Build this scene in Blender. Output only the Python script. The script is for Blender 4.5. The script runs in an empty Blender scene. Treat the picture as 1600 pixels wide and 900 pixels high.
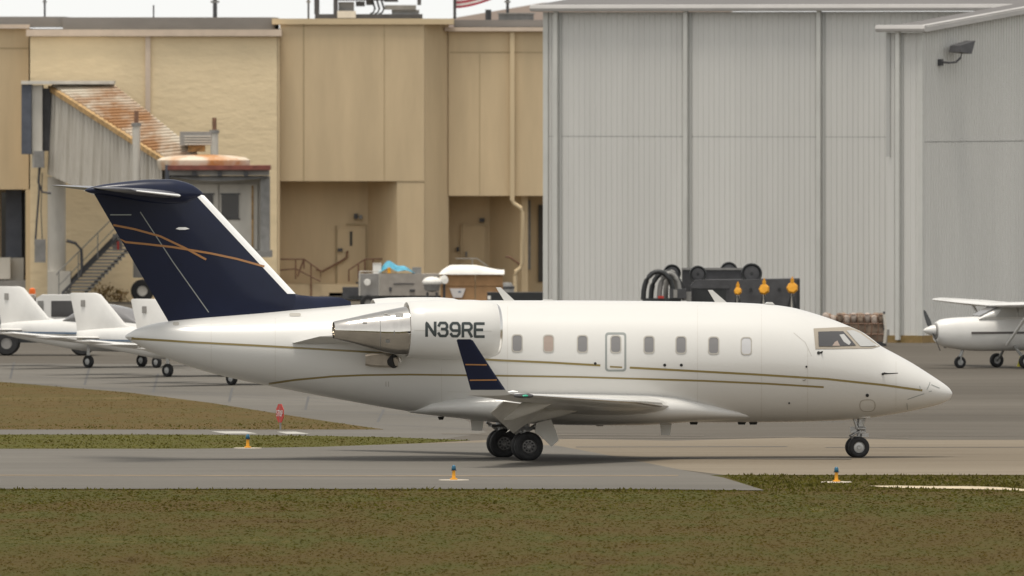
import bpy, math, random
import numpy as np
from mathutils import Vector, Matrix
from mathutils.bvhtree import BVHTree

random.seed(7)
rng = np.random.default_rng(11)
scene = bpy.context.scene
COL = scene.collection

# ------------------------------------------------------------------ camera, sky, sun, exposure
CAM_H = 9.5            # eye height of the viewing deck, metres
F = 27720.0            # focal length in photo pixels (1600 wide)
HOR = 93.0             # photo row of the horizon
cam_d = bpy.data.cameras.new('camera')
cam = bpy.data.objects.new('camera', cam_d)
COL.objects.link(cam)
cam.location = (0, 0, CAM_H)
cam.rotation_euler = (math.radians(90) - math.atan((450 - HOR) / F), 0, 0)
cam_d.sensor_width = 36.0
cam_d.lens = F / 1600 * 36.0
cam_d.clip_start = 1.0
cam_d.clip_end = 20000
cam_d.dof.use_dof = True
cam_d.dof.focus_distance = 414.0
cam_d.dof.aperture_fstop = 5.0
scene.camera = cam

SUN_EL, SUN_AZ = 78.0, 200.0     # azimuth clockwise from +Y: behind the camera, a little to the left
world = bpy.data.worlds.new('World')
scene.world = world
world.use_nodes = True
nt = world.node_tree
nt.nodes.clear()
sky = nt.nodes.new('ShaderNodeTexSky')
sky.sky_type = 'NISHITA'
sky.sun_disc = False
sky.sun_elevation = math.radians(SUN_EL)
sky.sun_rotation = math.radians(SUN_AZ)
sky.air_density = 1.0
sky.dust_density = 1.5
sky.ozone_density = 1.0
tc = nt.nodes.new('ShaderNodeTexCoord')               # the cloud deck evens out the dark band at the horizon
mx = nt.nodes.new('ShaderNodeVectorMath'); mx.operation = 'MULTIPLY_ADD'
mx.inputs[1].default_value = (1, 1, 0.85); mx.inputs[2].default_value = (0, 0, 0.16)
nt.links.new(tc.outputs['Generated'], mx.inputs[0])
nrm = nt.nodes.new('ShaderNodeVectorMath'); nrm.operation = 'NORMALIZE'
nt.links.new(mx.outputs[0], nrm.inputs[0]); nt.links.new(nrm.outputs[0], sky.inputs[0])
hsv = nt.nodes.new('ShaderNodeHueSaturation')       # a high overcast takes the blue out of the sky
hsv.inputs['Saturation'].default_value = 0.10
bg = nt.nodes.new('ShaderNodeBackground')
bg.inputs['Strength'].default_value = 0.11
wo = nt.nodes.new('ShaderNodeOutputWorld')
nt.links.new(sky.outputs[0], hsv.inputs['Color'])
warm = nt.nodes.new('ShaderNodeMix'); warm.data_type = 'RGBA'; warm.blend_type = 'MULTIPLY'
warm.inputs['Factor'].default_value = 1.0; warm.inputs['B'].default_value = (1.0, 0.98, 0.93, 1)
nt.links.new(hsv.outputs[0], warm.inputs['A'])
nt.links.new(warm.outputs['Result'], bg.inputs['Color'])
nt.links.new(bg.outputs[0], wo.inputs['Surface'])

sun_d = bpy.data.lights.new('sun', 'SUN')
sun_d.energy = 1.4
sun_d.angle = math.radians(18)
sun_d.color = (1.0, 0.93, 0.82)
sun = bpy.data.objects.new('sun', sun_d)
COL.objects.link(sun)
sun.rotation_euler = (math.radians(90 - SUN_EL), 0, math.radians(180 - SUN_AZ))
sun.location = (0, 300, 200)

scene.view_settings.view_transform = 'Standard'
scene.view_settings.look = 'None'
scene.view_settings.gamma = 1.0
scene.view_settings.exposure = 0.86

# ------------------------------------------------------------------ picture <-> place
def W(px, py, d):
    """place seen at photo pixel (px,py) at distance d"""
    return Vector(((px - 800) / F * d, d, CAM_H - (py - HOR) / F * d))
def DG(py):
    return F * CAM_H / (py - HOR)
def G(px, py, z=0.0):
    d = DG(py)
    return Vector(((px - 800) / F * d, d, z))

# ------------------------------------------------------------------ objects
MW = {}
def thing(name, label, cat, loc=(0, 0, 0), rz=0.0, group=None):
    o = bpy.data.objects.new(name, None)
    o.empty_display_size = 0.3
    COL.objects.link(o)
    o.location = loc
    o.rotation_euler = (0, 0, rz)
    tag(o, label, cat, group)
    MW[o] = Matrix.Translation(Vector(loc)) @ Matrix.Rotation(rz, 4, 'Z')
    return o
def tag(o, label=None, cat=None, group=None, kind=None):
    if label: o['label'] = label
    if cat: o['category'] = cat
    if group: o['group'] = group
    if kind: o['kind'] = kind
    return o
def copy_tree(o, parent=None, label=None):
    c = o.copy()
    COL.objects.link(c)
    c.parent = parent
    if label: c['label'] = label
    for ch in list(o.children):
        copy_tree(ch, c)
    return c
def put(o, loc, rz):
    o.location = loc
    o.rotation_euler = (0, 0, rz)

class MB:
    def __init__(s):
        s.v = []; s.f = []
    def add(s, pts, faces):
        n = len(s.v)
        s.v += [Vector(p) for p in pts]
        s.f += [tuple(i + n for i in f) for f in faces]
        return s
    def box(s, x0, x1, y0, y1, z0, z1):
        x0, x1 = min(x0, x1), max(x0, x1); y0, y1 = min(y0, y1), max(y0, y1); z0, z1 = min(z0, z1), max(z0, z1)
        return s.add([(x0,y0,z0),(x1,y0,z0),(x1,y1,z0),(x0,y1,z0),(x0,y0,z1),(x1,y0,z1),(x1,y1,z1),(x0,y1,z1)],
                     [(0,3,2,1),(4,5,6,7),(0,1,5,4),(1,2,6,5),(2,3,7,6),(3,0,4,7)])
    def pbox(s, px0, py0, px1, py1, d, depth):
        """box whose front face, at distance d, is seen between these pixels; py None = ground"""
        a = W(px0, py0, d); b = W(px1, py1 if py1 is not None else HOR, d)
        z1 = 0.0 if py1 is None else b.z
        return s.box(a.x, b.x, d, d + depth, z1, a.z)
    def hexa(s, a, b):
        """a, b: two quads (lists of 4 points), joined"""
        return s.add(list(a) + list(b), [(3,2,1,0),(4,5,6,7),(0,1,5,4),(1,2,6,5),(2,3,7,6),(3,0,4,7)])
    def prism(s, poly, off):
        """polygon (3-D points) pushed along the vector off"""
        n = len(poly); off = Vector(off)
        a = [Vector(p) for p in poly]
        s.add(a + [p + off for p in a], [tuple(range(n))[::-1], tuple(range(n, 2*n))] +
              [(i, (i+1) % n, n + (i+1) % n, n + i) for i in range(n)])
        return s
    def loft(s, rings, closed=True, cap=True):
        n = len(rings[0]); base = len(s.v)
        for r in rings: s.v += [Vector(p) for p in r]
        for k in range(len(rings) - 1):
            for i in range(n if closed else n - 1):
                j = (i + 1) % n
                s.f.append((base + k*n + i, base + k*n + j, base + (k+1)*n + j, base + (k+1)*n + i))
        if cap:
            s.f.append(tuple(base + i for i in range(n))[::-1])
            s.f.append(tuple(base + (len(rings)-1)*n + i for i in range(n)))
        return s
    def tube(s, pts, r, n=8, cap=True):
        pts = [Vector(p) for p in pts]
        rr = r if isinstance(r, (list, tuple)) else [r] * len(pts)
        rings = []
        for i, p in enumerate(pts):
            t = (pts[min(i+1, len(pts)-1)] - pts[max(i-1, 0)]).normalized()
            up = Vector((0, 0, 1)) if abs(t.z) < 0.9 else Vector((0, 1, 0))
            a = t.cross(up).normalized(); b = a.cross(t)
            rings.append([p + (a * math.cos(2*math.pi*k/n) + b * math.sin(2*math.pi*k/n)) * rr[i] for k in range(n)])
        return s.loft(rings, True, cap)
    def revolve(s, prof, org, axis, n=24, cap=False):
        """prof: (along, radius) pairs"""
        org = Vector(org); t = Vector(axis).normalized()
        up = Vector((0, 0, 1)) if abs(t.z) < 0.9 else Vector((0, 1, 0))
        a = t.cross(up).normalized(); b = a.cross(t)
        rings = [[org + t * q + (a * math.cos(2*math.pi*k/n) + b * math.sin(2*math.pi*k/n)) * max(r, 1e-4) for k in range(n)] for q, r in prof]
        return s.loft(rings, True, cap)
    def build(s, name, mat, parent=None, world=False, smooth=None):
        vs = s.v
        if world and parent is not None:
            inv = MW[parent].inverted()
            vs = [inv @ p for p in vs]
        me = bpy.data.meshes.new(name)
        me.from_pydata([tuple(p) for p in vs], [], s.f)
        import bmesh
        bm = bmesh.new(); bm.from_mesh(me)
        bmesh.ops.recalc_face_normals(bm, faces=bm.faces)
        bm.to_mesh(me); bm.free()
        if smooth is not None:
            me.polygons.foreach_set('use_smooth', [True] * len(me.polygons))
            me.set_sharp_from_angle(angle=math.radians(smooth))
        me.materials.append(M[mat] if isinstance(mat, str) else mat)
        o = bpy.data.objects.new(name, me)
        COL.objects.link(o)
        if parent is not None:
            o.parent = parent
            MW[o] = MW[parent]
        else:
            MW[o] = Matrix()
        return o

def lerp(a, b, t): return a + (b - a) * t
def interp(tab, x):
    """piecewise Catmull-Rom of a table of rows sorted by first column"""
    if x <= tab[0][0]: return list(tab[0][1:])
    if x >= tab[-1][0]: return list(tab[-1][1:])
    for i in range(len(tab) - 1):
        if tab[i][0] <= x <= tab[i+1][0]: break
    p1, p2 = tab[i], tab[i+1]
    h = p2[0] - p1[0]; t = (x - p1[0]) / h
    out = []
    for k in range(1, len(p1)):
        d = (p2[k] - p1[k]) / h
        def tang(j):
            if j <= 0 or j >= len(tab) - 1: return d
            da = (tab[j][k] - tab[j-1][k]) / (tab[j][0] - tab[j-1][0]); db = (tab[j+1][k] - tab[j][k]) / (tab[j+1][0] - tab[j][0])
            return 0.0 if da * db <= 0 else 2 * da * db / (da + db)
        m1, m2 = tang(i), tang(i + 1)
        out.append((2*t**3-3*t**2+1)*p1[k] + (t**3-2*t**2+t)*h*m1 + (-2*t**3+3*t**2)*p2[k] + (t**3-t**2)*h*m2)
    return out

# ------------------------------------------------------------------ materials
M = {}
def mat(name, col, rough=0.6, metal=0.0, var=0.0, scale=2.0, col2=None, stretch=(1, 1, 1), bump=0.0, bscale=20.0, coat=0.0, spec=None, emit=0.0, lo=0.35, hi=0.65, detail=4.0, world_co=True, rvar=0.0):
    m = bpy.data.materials.new(name); M[name] = m
    m.use_nodes = True
    t = m.node_tree; b = t.nodes['Principled BSDF']
    b.inputs['Roughness'].default_value = rough
    b.inputs['Metallic'].default_value = metal
    b.inputs['Coat Weight'].default_value = coat
    b.inputs['Coat Roughness'].default_value = 0.08
    if spec is not None: b.inputs['Specular IOR Level'].default_value = spec
    b.inputs['Base Color'].default_value = (*col, 1)
    if emit:
        b.inputs['Emission Color'].default_value = (*col, 1); b.inputs['Emission Strength'].default_value = emit
    if var or col2 or bump or rvar:
        if world_co:
            g = t.nodes.new('ShaderNodeNewGeometry'); co = g.outputs['Position']
        else:
            g = t.nodes.new('ShaderNodeTexCoord'); co = g.outputs['Object']
        mp = t.nodes.new('ShaderNodeMapping'); mp.inputs['Scale'].default_value = stretch
        t.links.new(co, mp.inputs['Vector'])
    if var or col2:
        n = t.nodes.new('ShaderNodeTexNoise'); n.inputs['Scale'].default_value = scale; n.inputs['Detail'].default_value = detail
        n.inputs['Roughness'].default_value = 0.62
        t.links.new(mp.outputs[0], n.inputs['Vector'])
        r = t.nodes.new('ShaderNodeValToRGB'); r.color_ramp.elements[0].position = lo; r.color_ramp.elements[1].position = hi
        c2 = col2 if col2 else tuple(min(1, c * (1 + var)) for c in col)
        c1 = col if col2 else tuple(c * (1 - var) for c in col)
        r.color_ramp.elements[0].color = (*c1, 1); r.color_ramp.elements[1].color = (*c2, 1)
        t.links.new(n.outputs['Fac'], r.inputs['Fac'])
        t.links.new(r.outputs[0], b.inputs['Base Color'])
    if rvar:
        n3 = t.nodes.new('ShaderNodeTexNoise'); n3.inputs['Scale'].default_value = scale * 1.7; n3.inputs['Detail'].default_value = 5
        t.links.new(mp.outputs[0], n3.inputs['Vector'])
        mr = t.nodes.new('ShaderNodeMapRange'); mr.inputs['From Min'].default_value = 0.3; mr.inputs['From Max'].default_value = 0.7
        mr.inputs['To Min'].default_value = max(0, rough - rvar); mr.inputs['To Max'].default_value = rough + rvar
        t.links.new(n3.outputs['Fac'], mr.inputs['Value']); t.links.new(mr.outputs[0], b.inputs['Roughness'])
    if bump:
        n2 = t.nodes.new('ShaderNodeTexNoise'); n2.inputs['Scale'].default_value = bscale; n2.inputs['Detail'].default_value = 4
        t.links.new(mp.outputs[0], n2.inputs['Vector'])
        bp = t.nodes.new('ShaderNodeBump'); bp.inputs['Strength'].default_value = bump; bp.inputs['Distance'].default_value = 0.03
        t.links.new(n2.outputs['Fac'], bp.inputs['Height']); t.links.new(bp.outputs[0], b.inputs['Normal'])
    return m

def ground_mat(name, stops, layers, rough=0.9, bump=0.3, bscale=6.0, soft=0.0, leaf=0.0):
    """stops: colour ramp; layers: (scale, stretch, weight) noises summed"""
    m = bpy.data.materials.new(name); M[name] = m
    m.use_nodes = True
    t = m.node_tree; b = t.nodes['Principled BSDF']; b.inputs['Roughness'].default_value = rough
    b.inputs['Specular IOR Level'].default_value = 0.08
    g = t.nodes.new('ShaderNodeNewGeometry')
    acc = None
    for sc, st, w in layers:
        mp = t.nodes.new('ShaderNodeMapping'); mp.inputs['Scale'].default_value = st
        t.links.new(g.outputs['Position'], mp.inputs['Vector'])
        n = t.nodes.new('ShaderNodeTexNoise'); n.inputs['Scale'].default_value = sc; n.inputs['Detail'].default_value = 5; n.inputs['Roughness'].default_value = 0.6
        t.links.new(mp.outputs[0], n.inputs['Vector'])
        mm = t.nodes.new('ShaderNodeMath'); mm.operation = 'MULTIPLY_ADD'; mm.inputs[1].default_value = w
        t.links.new(n.outputs['Fac'], mm.inputs[0])
        if acc is None: mm.inputs[2].default_value = 0.5 - sum(l[2] for l in layers) * 0.5
        else: t.links.new(acc, mm.inputs[2])
        acc = mm.outputs[0]
    r = t.nodes.new('ShaderNodeValToRGB')
    els = r.color_ramp.elements
    els[0].position = stops[0][0]; els[0].color = (*stops[0][1], 1)
    els[1].position = stops[-1][0]; els[1].color = (*stops[-1][1], 1)
    for p, c in stops[1:-1]:
        e = els.new(p); e.color = (*c, 1)
    t.links.new(acc, r.inputs['Fac']); t.links.new(r.outputs[0], b.inputs['Base Color'])
    if soft:        # blades bend every way: shade them as a soft sward
        mv = t.nodes.new('ShaderNodeMix'); mv.data_type = 'VECTOR'; mv.inputs['Factor'].default_value = soft
        mv.inputs[5].default_value = (0, 0, 1); t.links.new(g.outputs['Normal'], mv.inputs[4])
        nn = t.nodes.new('ShaderNodeVectorMath'); nn.operation = 'NORMALIZE'
        t.links.new(mv.outputs[1], nn.inputs[0]); t.links.new(nn.outputs[0], b.inputs['Normal'])
        if leaf:    # thin blades let light through
            tr_ = t.nodes.new('ShaderNodeBsdfTranslucent'); ms = t.nodes.new('ShaderNodeMixShader'); ms.inputs[0].default_value = leaf
            t.links.new(r.outputs[0], tr_.inputs['Color'])
            t.links.new(b.outputs[0], ms.inputs[1]); t.links.new(tr_.outputs[0], ms.inputs[2])
            t.links.new(ms.outputs[0], t.nodes['Material Output'].inputs['Surface'])
        return m
    n2 = t.nodes.new('ShaderNodeTexNoise'); n2.inputs['Scale'].default_value = bscale; n2.inputs['Detail'].default_value = 4
    t.links.new(g.outputs['Position'], n2.inputs['Vector'])
    bp = t.nodes.new('ShaderNodeBump'); bp.inputs['Strength'].default_value = bump; bp.inputs['Distance'].default_value = 0.02
    t.links.new(n2.outputs['Fac'], bp.inputs['Height']); t.links.new(bp.outputs[0], b.inputs['Normal'])
    return m

GRASS = [(0.16, (0.058, 0.037, 0.009)), (0.36, (0.071, 0.050, 0.0115)), (0.52, (0.066, 0.053, 0.011)), (0.68, (0.056, 0.055, 0.0095)), (0.86, (0.095, 0.074, 0.020))]
ground_mat('grass', GRASS, [(0.09, (0.30, 1, 1), 1.3), (1.3, (0.8, .10, 1), 1.0), (5.0, (1, .12, 1), 0.25)], soft=0.97)
GREEN = [(0.22, (0.082, 0.064, 0.015)), (0.5, (0.072, 0.068, 0.012)), (0.78, (0.100, 0.090, 0.018))]
ground_mat('green_grass', GREEN, [(0.3, (0.3, 1, 1), 0.9), (1.8, (1, .15, 1), 0.8), (6.0, (1, .15, 1), 0.2)], soft=0.9)
DRY = [(0.22, (0.066, 0.055, 0.015)), (0.42, (0.100, 0.066, 0.022)), (0.58, (0.084, 0.064, 0.019)), (0.78, (0.122, 0.085, 0.032))]
ground_mat('dry_grass', DRY, [(0.10, (0.25, 1, 1), 1.1), (1.2, (1, .10, 1), 0.7), (5.0, (1, .12, 1), 0.15)], soft=0.93)
def brighter(st, k): return [(p, tuple(min(1, c * k) for c in col)) for p, col in st]
ground_mat('grass_blade', brighter(GRASS, 1.45), [(0.09, (0.30, 1, 1), 1.3), (1.3, (0.8, .10, 1), 1.0), (5.0, (1, .12, 1), 0.25)], soft=0.8, leaf=0.45)
ground_mat('green_blade', brighter(GREEN, 1.35), [(0.3, (0.3, 1, 1), 0.9), (1.8, (1, .15, 1), 0.8)], soft=0.8, leaf=0.45)
ground_mat('dry_blade', brighter(DRY, 1.45), [(0.10, (0.25, 1, 1), 1.1), (1.2, (1, .10, 1), 0.7)], soft=0.8, leaf=0.45)
ground_mat('apron', [(0.25, (0.084, 0.074, 0.061)), (0.5, (0.106, 0.094, 0.078)), (0.75, (0.132, 0.118, 0.099))], [(0.05, (0.3, 1, 1), 1.1), (0.5, (0.25, 1, 1), 0.6), (14.0, (1, 1, 1), 0.3)], rough=0.85)
ground_mat('asphalt', [(0.25, (0.115, 0.107, 0.094)), (0.5, (0.138, 0.128, 0.112)), (0.75, (0.165, 0.153, 0.134))], [(0.05, (0.25, 1, 1), 1.1), (0.6, (0.2, 1, 1), 0.6), (14.0, (1, 1, 1), 0.3)], rough=0.85)
ground_mat('concrete', [(0.25, (0.150, 0.123, 0.090)), (0.5, (0.185, 0.154, 0.114)), (0.75, (0.222, 0.188, 0.142))], [(0.06, (0.25, 1, 1), 1.1), (0.7, (0.2, 1, 1), 0.6), (12.0, (1, 1, 1), 0.3)], rough=0.85)
mat('joint', (0.075, 0.072, 0.068), 0.9)
mat('dark_paving', (0.105, 0.088, 0.066), 0.9, var=0.15, scale=0.6)
mat('marking_white', (0.40, 0.385, 0.35), 0.8, var=0.15, scale=3)
mat('marking_yellow', (0.20, 0.145, 0.085), 0.8, var=0.2, scale=2)
mat('sand', (0.48, 0.40, 0.27), 0.95, var=0.2, scale=2)
mat('pad', (0.50, 0.44, 0.36), 0.9, var=0.12, scale=6)
mat('jet_white', (0.62, 0.612, 0.588), 0.30, coat=0.25, var=0.008, scale=0.7, world_co=False)
mat('jet_belly', (0.62, 0.60, 0.55), 0.35, coat=0.3, var=0.08, scale=2.0, stretch=(0.4, 1, 1), world_co=False)
mat('navy', (0.006, 0.010, 0.032), 0.32, spec=0.3, coat=0.15, var=0.12, scale=0.8, world_co=False)
mat('bare_metal', (0.78, 0.77, 0.75), 0.22, metal=1.0, var=0.05, scale=3, world_co=False)
mat('bright_white', (0.90, 0.90, 0.89), 0.35, metal=0.0, var=0.02, scale=3, world_co=False)  # diffuse white; on leading edges it carries the polished metal's bright reflection
mat('nozzle_metal', (0.60, 0.57, 0.53), 0.07, metal=1.0, var=0.10, scale=2.5, world_co=False)
mat('dark_metal', (0.10, 0.10, 0.10), 0.45, metal=0.6)
mat('gear_metal', (0.42, 0.42, 0.41), 0.4, metal=0.5, var=0.2, scale=9, world_co=False)
mat('soot', (0.02, 0.02, 0.02), 0.8)
mat('gold', (0.23, 0.175, 0.06), 0.35, coat=0.3)
mat('orange_gold', (0.36, 0.17, 0.06), 0.35, coat=0.3)
mat('lettering', (0.035, 0.045, 0.045), 0.45)
mat('grey_line', (0.26, 0.28, 0.27), 0.5)
mat('grey_frame', (0.33, 0.29, 0.235), 0.45)
mat('panel_line', (0.40, 0.38, 0.34), 0.5)
mat('glass_grey', (0.19, 0.185, 0.185), 0.12, spec=0.7)
mat('glass_warm', (0.34, 0.27, 0.23), 0.2, spec=0.6)
mat('glass_pale', (0.52, 0.52, 0.53), 0.2, spec=0.6)
mat('glass_dark', (0.055, 0.053, 0.055), 0.06, spec=0.9)
mat('glass_screen', (0.42, 0.42, 0.41), 0.06, spec=1.0)
mat('rubber', (0.018, 0.018, 0.019), 0.75, var=0.25, scale=12, world_co=False)
mat('rim', (0.16, 0.155, 0.15), 0.4, metal=0.6)
mat('rim_light', (0.45, 0.45, 0.44), 0.35, metal=0.7)
mat('green_lamp', (0.02, 0.35, 0.22), 0.15)
mat('red_lamp', (0.45, 0.03, 0.02), 0.2)
mat('stucco', (0.77, 0.625, 0.405), 0.95, var=0.05, scale=0.9, bump=0.75, bscale=3.2, stretch=(0.7, 1, 1.5))
mat('beige', (0.585, 0.455, 0.285), 0.85, var=0.08, scale=0.5, stretch=(1.5, 1, 0.25), bump=0.12, bscale=12)
mat('beige_light', (0.60, 0.475, 0.30), 0.85, var=0.06, scale=0.5, stretch=(1, 1, 0.3))
mat('trim_pink', (0.60, 0.49, 0.39), 0.8, var=0.06, scale=2)
mat('seam', (0.40, 0.31, 0.185), 0.9)
mat('roof_grey', (0.20, 0.19, 0.18), 0.8, var=0.15, scale=0.6, stretch=(0.4, 1, 1))
mat('roof_metal', (0.135, 0.125, 0.12), 0.6, var=0.06, scale=0.3)
mat('hangar_wall', (0.605, 0.60, 0.575), 0.6, var=0.05, scale=0.5, stretch=(1, 1, 0.12))
mat('hangar_trim', (0.46, 0.445, 0.43), 0.5, var=0.05, scale=0.8)
mat('hangar_down', (0.56, 0.56, 0.53), 0.5, var=0.05, scale=0.8)
mat('tunnel_grey', (0.52, 0.49, 0.435), 0.7, col2=(0.33, 0.30, 0.25), scale=1.1, stretch=(3, 3, 0.16), lo=0.42, hi=0.72)
mat('rust_roof', (0.52, 0.46, 0.37), 0.8, col2=(0.30, 0.15, 0.06), scale=0.45, stretch=(1, 0.5, 1), lo=0.44, hi=0.60, detail=6)
mat('rust_dome', (0.66, 0.57, 0.45), 0.7, col2=(0.50, 0.22, 0.07), scale=0.75, lo=0.42, hi=0.60, detail=5)
mat('rust_edge', (0.42, 0.27, 0.12), 0.8, var=0.35, scale=5)
mat('maroon', (0.20, 0.060, 0.042), 0.6, var=0.25, scale=3)
mat('pale_paint', (0.58, 0.55, 0.49), 0.7, var=0.10, scale=1.5, stretch=(1, 1, 0.3))
mat('bluegrey', (0.085, 0.095, 0.12), 0.6, var=0.15, scale=2)
mat('steel_grey', (0.22, 0.215, 0.205), 0.55, var=0.15, scale=3)
mat('charcoal', (0.06, 0.06, 0.064), 0.6, var=0.2, scale=3)
mat('black_paint', (0.022, 0.024, 0.025), 0.5, var=0.2, scale=3)
mat('mid_grey', (0.26, 0.25, 0.235), 0.65, var=0.12, scale=2.5)
mat('cart_grey', (0.34, 0.31, 0.275), 0.65, var=0.12, scale=2.5)
mat('brown_rail', (0.20, 0.105, 0.062), 0.6, var=0.2, scale=6)
mat('cardboard', (0.40, 0.235, 0.115), 0.9, var=0.12, scale=3)
mat('cover_white', (0.80, 0.78, 0.73), 0.7, var=0.04, scale=3)
mat('blue_tarp', (0.08, 0.33, 0.46), 0.5, var=0.25, scale=5)
mat('amber', (0.72, 0.33, 0.015), 0.5, var=0.1, scale=8)
mat('red_paint', (0.45, 0.035, 0.025), 0.5, var=0.1, scale=6)
mat('blue_lens', (0.015, 0.10, 0.17), 0.2)
mat('beacon', (0.75, 0.15, 0.02), 0.35)
mat('yellow_chock', (0.55, 0.50, 0.04), 0.6)
mat('plane_white', (0.70, 0.69, 0.665), 0.35, coat=0.3, var=0.03, scale=2, world_co=False)
mat('plane_stripe', (0.09, 0.08, 0.075), 0.4)
mat('plane_blue', (0.10, 0.15, 0.22), 0.4)
mat('net_brown', (0.24, 0.18, 0.135), 0.95, var=0.3, scale=4)
mat('bag_pale', (0.42, 0.35, 0.30), 0.9, var=0.2, scale=7)
mat('weeds', (0.20, 0.14, 0.05), 0.95, col2=(0.30, 0.20, 0.09), scale=3)
mat('flag_red', (0.42, 0.05, 0.08), 0.8)
mat('flag_white', (0.72, 0.68, 0.66), 0.8)
mat('opening', (0.07, 0.065, 0.058), 0.8)
mat('distant', (0.50, 0.40, 0.34), 0.9)
mat('stab_grey', (0.10, 0.10, 0.115), 0.4, coat=0.2)
mat('scoop_shade_dirt', (0.42, 0.37, 0.31), 0.45, var=0.15, scale=3, world_co=False)  # brown puts the scoop's shadow, ground reflection and dirt into the colour
mat('trim_line', (0.44, 0.44, 0.425), 0.6)
mat('skin_joint', (0.52, 0.50, 0.46), 0.5)
# ================================================================== ground
def sheet(name, pix, z, m, kind='structure'):
    b = MB()
    pts = [G(x, y, z) for x, y in pix]
    b.add(pts, [tuple(range(len(pts)))])
    o = b.build(name, m)
    if o.data.polygons[0].normal.z < 0:
        o.data.flip_normals()
    return tag(o, kind=kind)

gb = MB().add([(-4000, -300, 0), (4000, -300, 0), (4000, 9000, 0), (-4000, 9000, 0)], [(0, 1, 2, 3)])
tag(gb.build('ground', 'grass'), kind='structure')
L, R_ = -1500, 3100
apron = sheet('apron', [(L, 742.5), (R_, 742.5), (R_, 300), (L, 300)], 0.004, 'apron')
ISLAND = [(L, 470), (-700, 530), (0, 597), (200, 613.5), (330, 630), (430, 646), (520, 660), (600, 671.5), (L, 671.5)]
STRIP = [(L, 679), (300, 679.5), (500, 681.5), (620, 684), (735, 688.5), (640, 694), (500, 699), (300, 702), (L, 702)]
sheet('grass_island', ISLAND, 0.008, 'dry_grass')
sheet('grass_strip', STRIP, 0.008, 'green_grass')
sheet('apron_slab', [(L, 690), (640, 690), (690, 687), (760, 676), (700, 640), (560, 600), (380, 570), (L, 560)], 0.0055, 'asphalt')
sheet('concrete_taxiway', [(640, 694), (760, 688), (900, 686.5), (1050, 689), (1250, 684), (1420, 688), (R_, 686), (R_, 742.5), (1130, 742.5), (1060, 734), (960, 714), (870, 697)], 0.008, 'concrete')
sheet('asphalt_taxiway', [(L, 702), (300, 702), (500, 699), (640, 694), (760, 692), (870, 697), (960, 714), (1060, 734), (1130, 747), (1195, 767), (1000, 765), (L, 764)], 0.012, 'asphalt')
# worn taxi line and dark joint lines
def strip_line(name, pts, w, z, m, parent=None):
    """band of width w metres (along the view) laid through ground pixels"""
    b = MB(); a = []
    for x, y in pts:
        p = G(x, y, z); a += [p + Vector((0, -w/2, 0)), p + Vector((0, w/2, 0))]
    b.add(a, [(2*i, 2*i+2, 2*i+3, 2*i+1) for i in range(len(pts) - 1)])
    o = b.build(name, m, parent)
    return o
def cross_line(name, p0, p1, w, z, m, parent=None):
    a = G(*p0, z); c = G(*p1, z); n = Vector(((c - a).y, -(c - a).x, 0)).normalized() * w / 2
    return MB().add([a - n, a + n, c + n, c - n], [(0, 1, 2, 3)]).build(name, m, parent)
taxi = bpy.data.objects['asphalt_taxiway']; conc = bpy.data.objects['concrete_taxiway']
strip_line('taxi_line', [(L, 743.0), (0, 743.5), (400, 744.2), (800, 744.6), (1060, 744.0)], 0.8, 0.016, 'marking_yellow', taxi)
strip_line('pavement_joint', [(900, 699.2), (1060, 699.0), (1230, 698.6)], 0.5, 0.013, 'joint', conc)
strip_line('pavement_joint', [(1290, 699.8), (1500, 699.6), (1800, 699.6)], 0.35, 0.013, 'joint', conc)
strip_line('dark_streak', [(640, 717), (850, 716.5), (1100, 717), (1330, 718)], 1.2, 0.0165, 'dark_paving', conc)  # darker streak across the pavement below the jet
for y0, y1, x0, x1, w in [(571, 603, -300, 330, .35), (583, 626, -300, 560, .35), (597, 641, 0, 700, .35), (640, 652, 470, 690, .5), (661, 672, 540, 760, .4), (648, 660, 1010, 1320, .4)]:
    strip_line('pavement_joint', [(lerp(x0, x1, t), lerp(y0, y1, t)) for t in (0, .25, .5, .75, 1)], w, 0.0066, 'joint', apron)
for (a, c) in [((22, 566), (16, 592)), ((141, 570), (132, 602)), ((247, 584), (239, 614)), ((363, 606), (358, 628)), ((482, 620), (477, 641)), ((600, 640), (590, 660))]:
    cross_line('pavement_joint', a, c, 0.07, 0.0072, 'joint', apron)
for pts, w in [([(690, 678), (760, 679), (900, 680), (1100, 681)], 1.2), ([(880, 684), (1050, 684.5), (1300, 683), (1420, 684.5)], 0.9), ([(1380, 681), (1500, 681.5), (1700, 681)], 0.6)]:
    strip_line('pavement_stain', pts, w, 0.0095, 'dark_paving', apron)
for pix in ([(330, 674.5), (382, 674.5), (402, 678), (352, 678)], [(432, 675), (462, 675), (484, 678.5), (448, 678.5)]):
    pts = [G(x, y, 0.009) for x, y in pix]
    MB().add(pts, [(0, 1, 2, 3)]).build('white_marking', 'marking_white', apron)
sand = MB()
top = [(1356, 759.5), (1400, 759), (1450, 760), (1510, 760), (1560, 761.5), (1600, 764.5), (1700, 768)]
bot = [(1700, 771), (1600, 767.5), (1560, 765.5), (1500, 764), (1440, 763.5), (1390, 762)]
sand.add([G(x, y, 0.006) for x, y in top + bot], [tuple(range(len(top + bot)))])
tag(sand.build('bare_sand_path', 'sand'), kind='structure')

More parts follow.
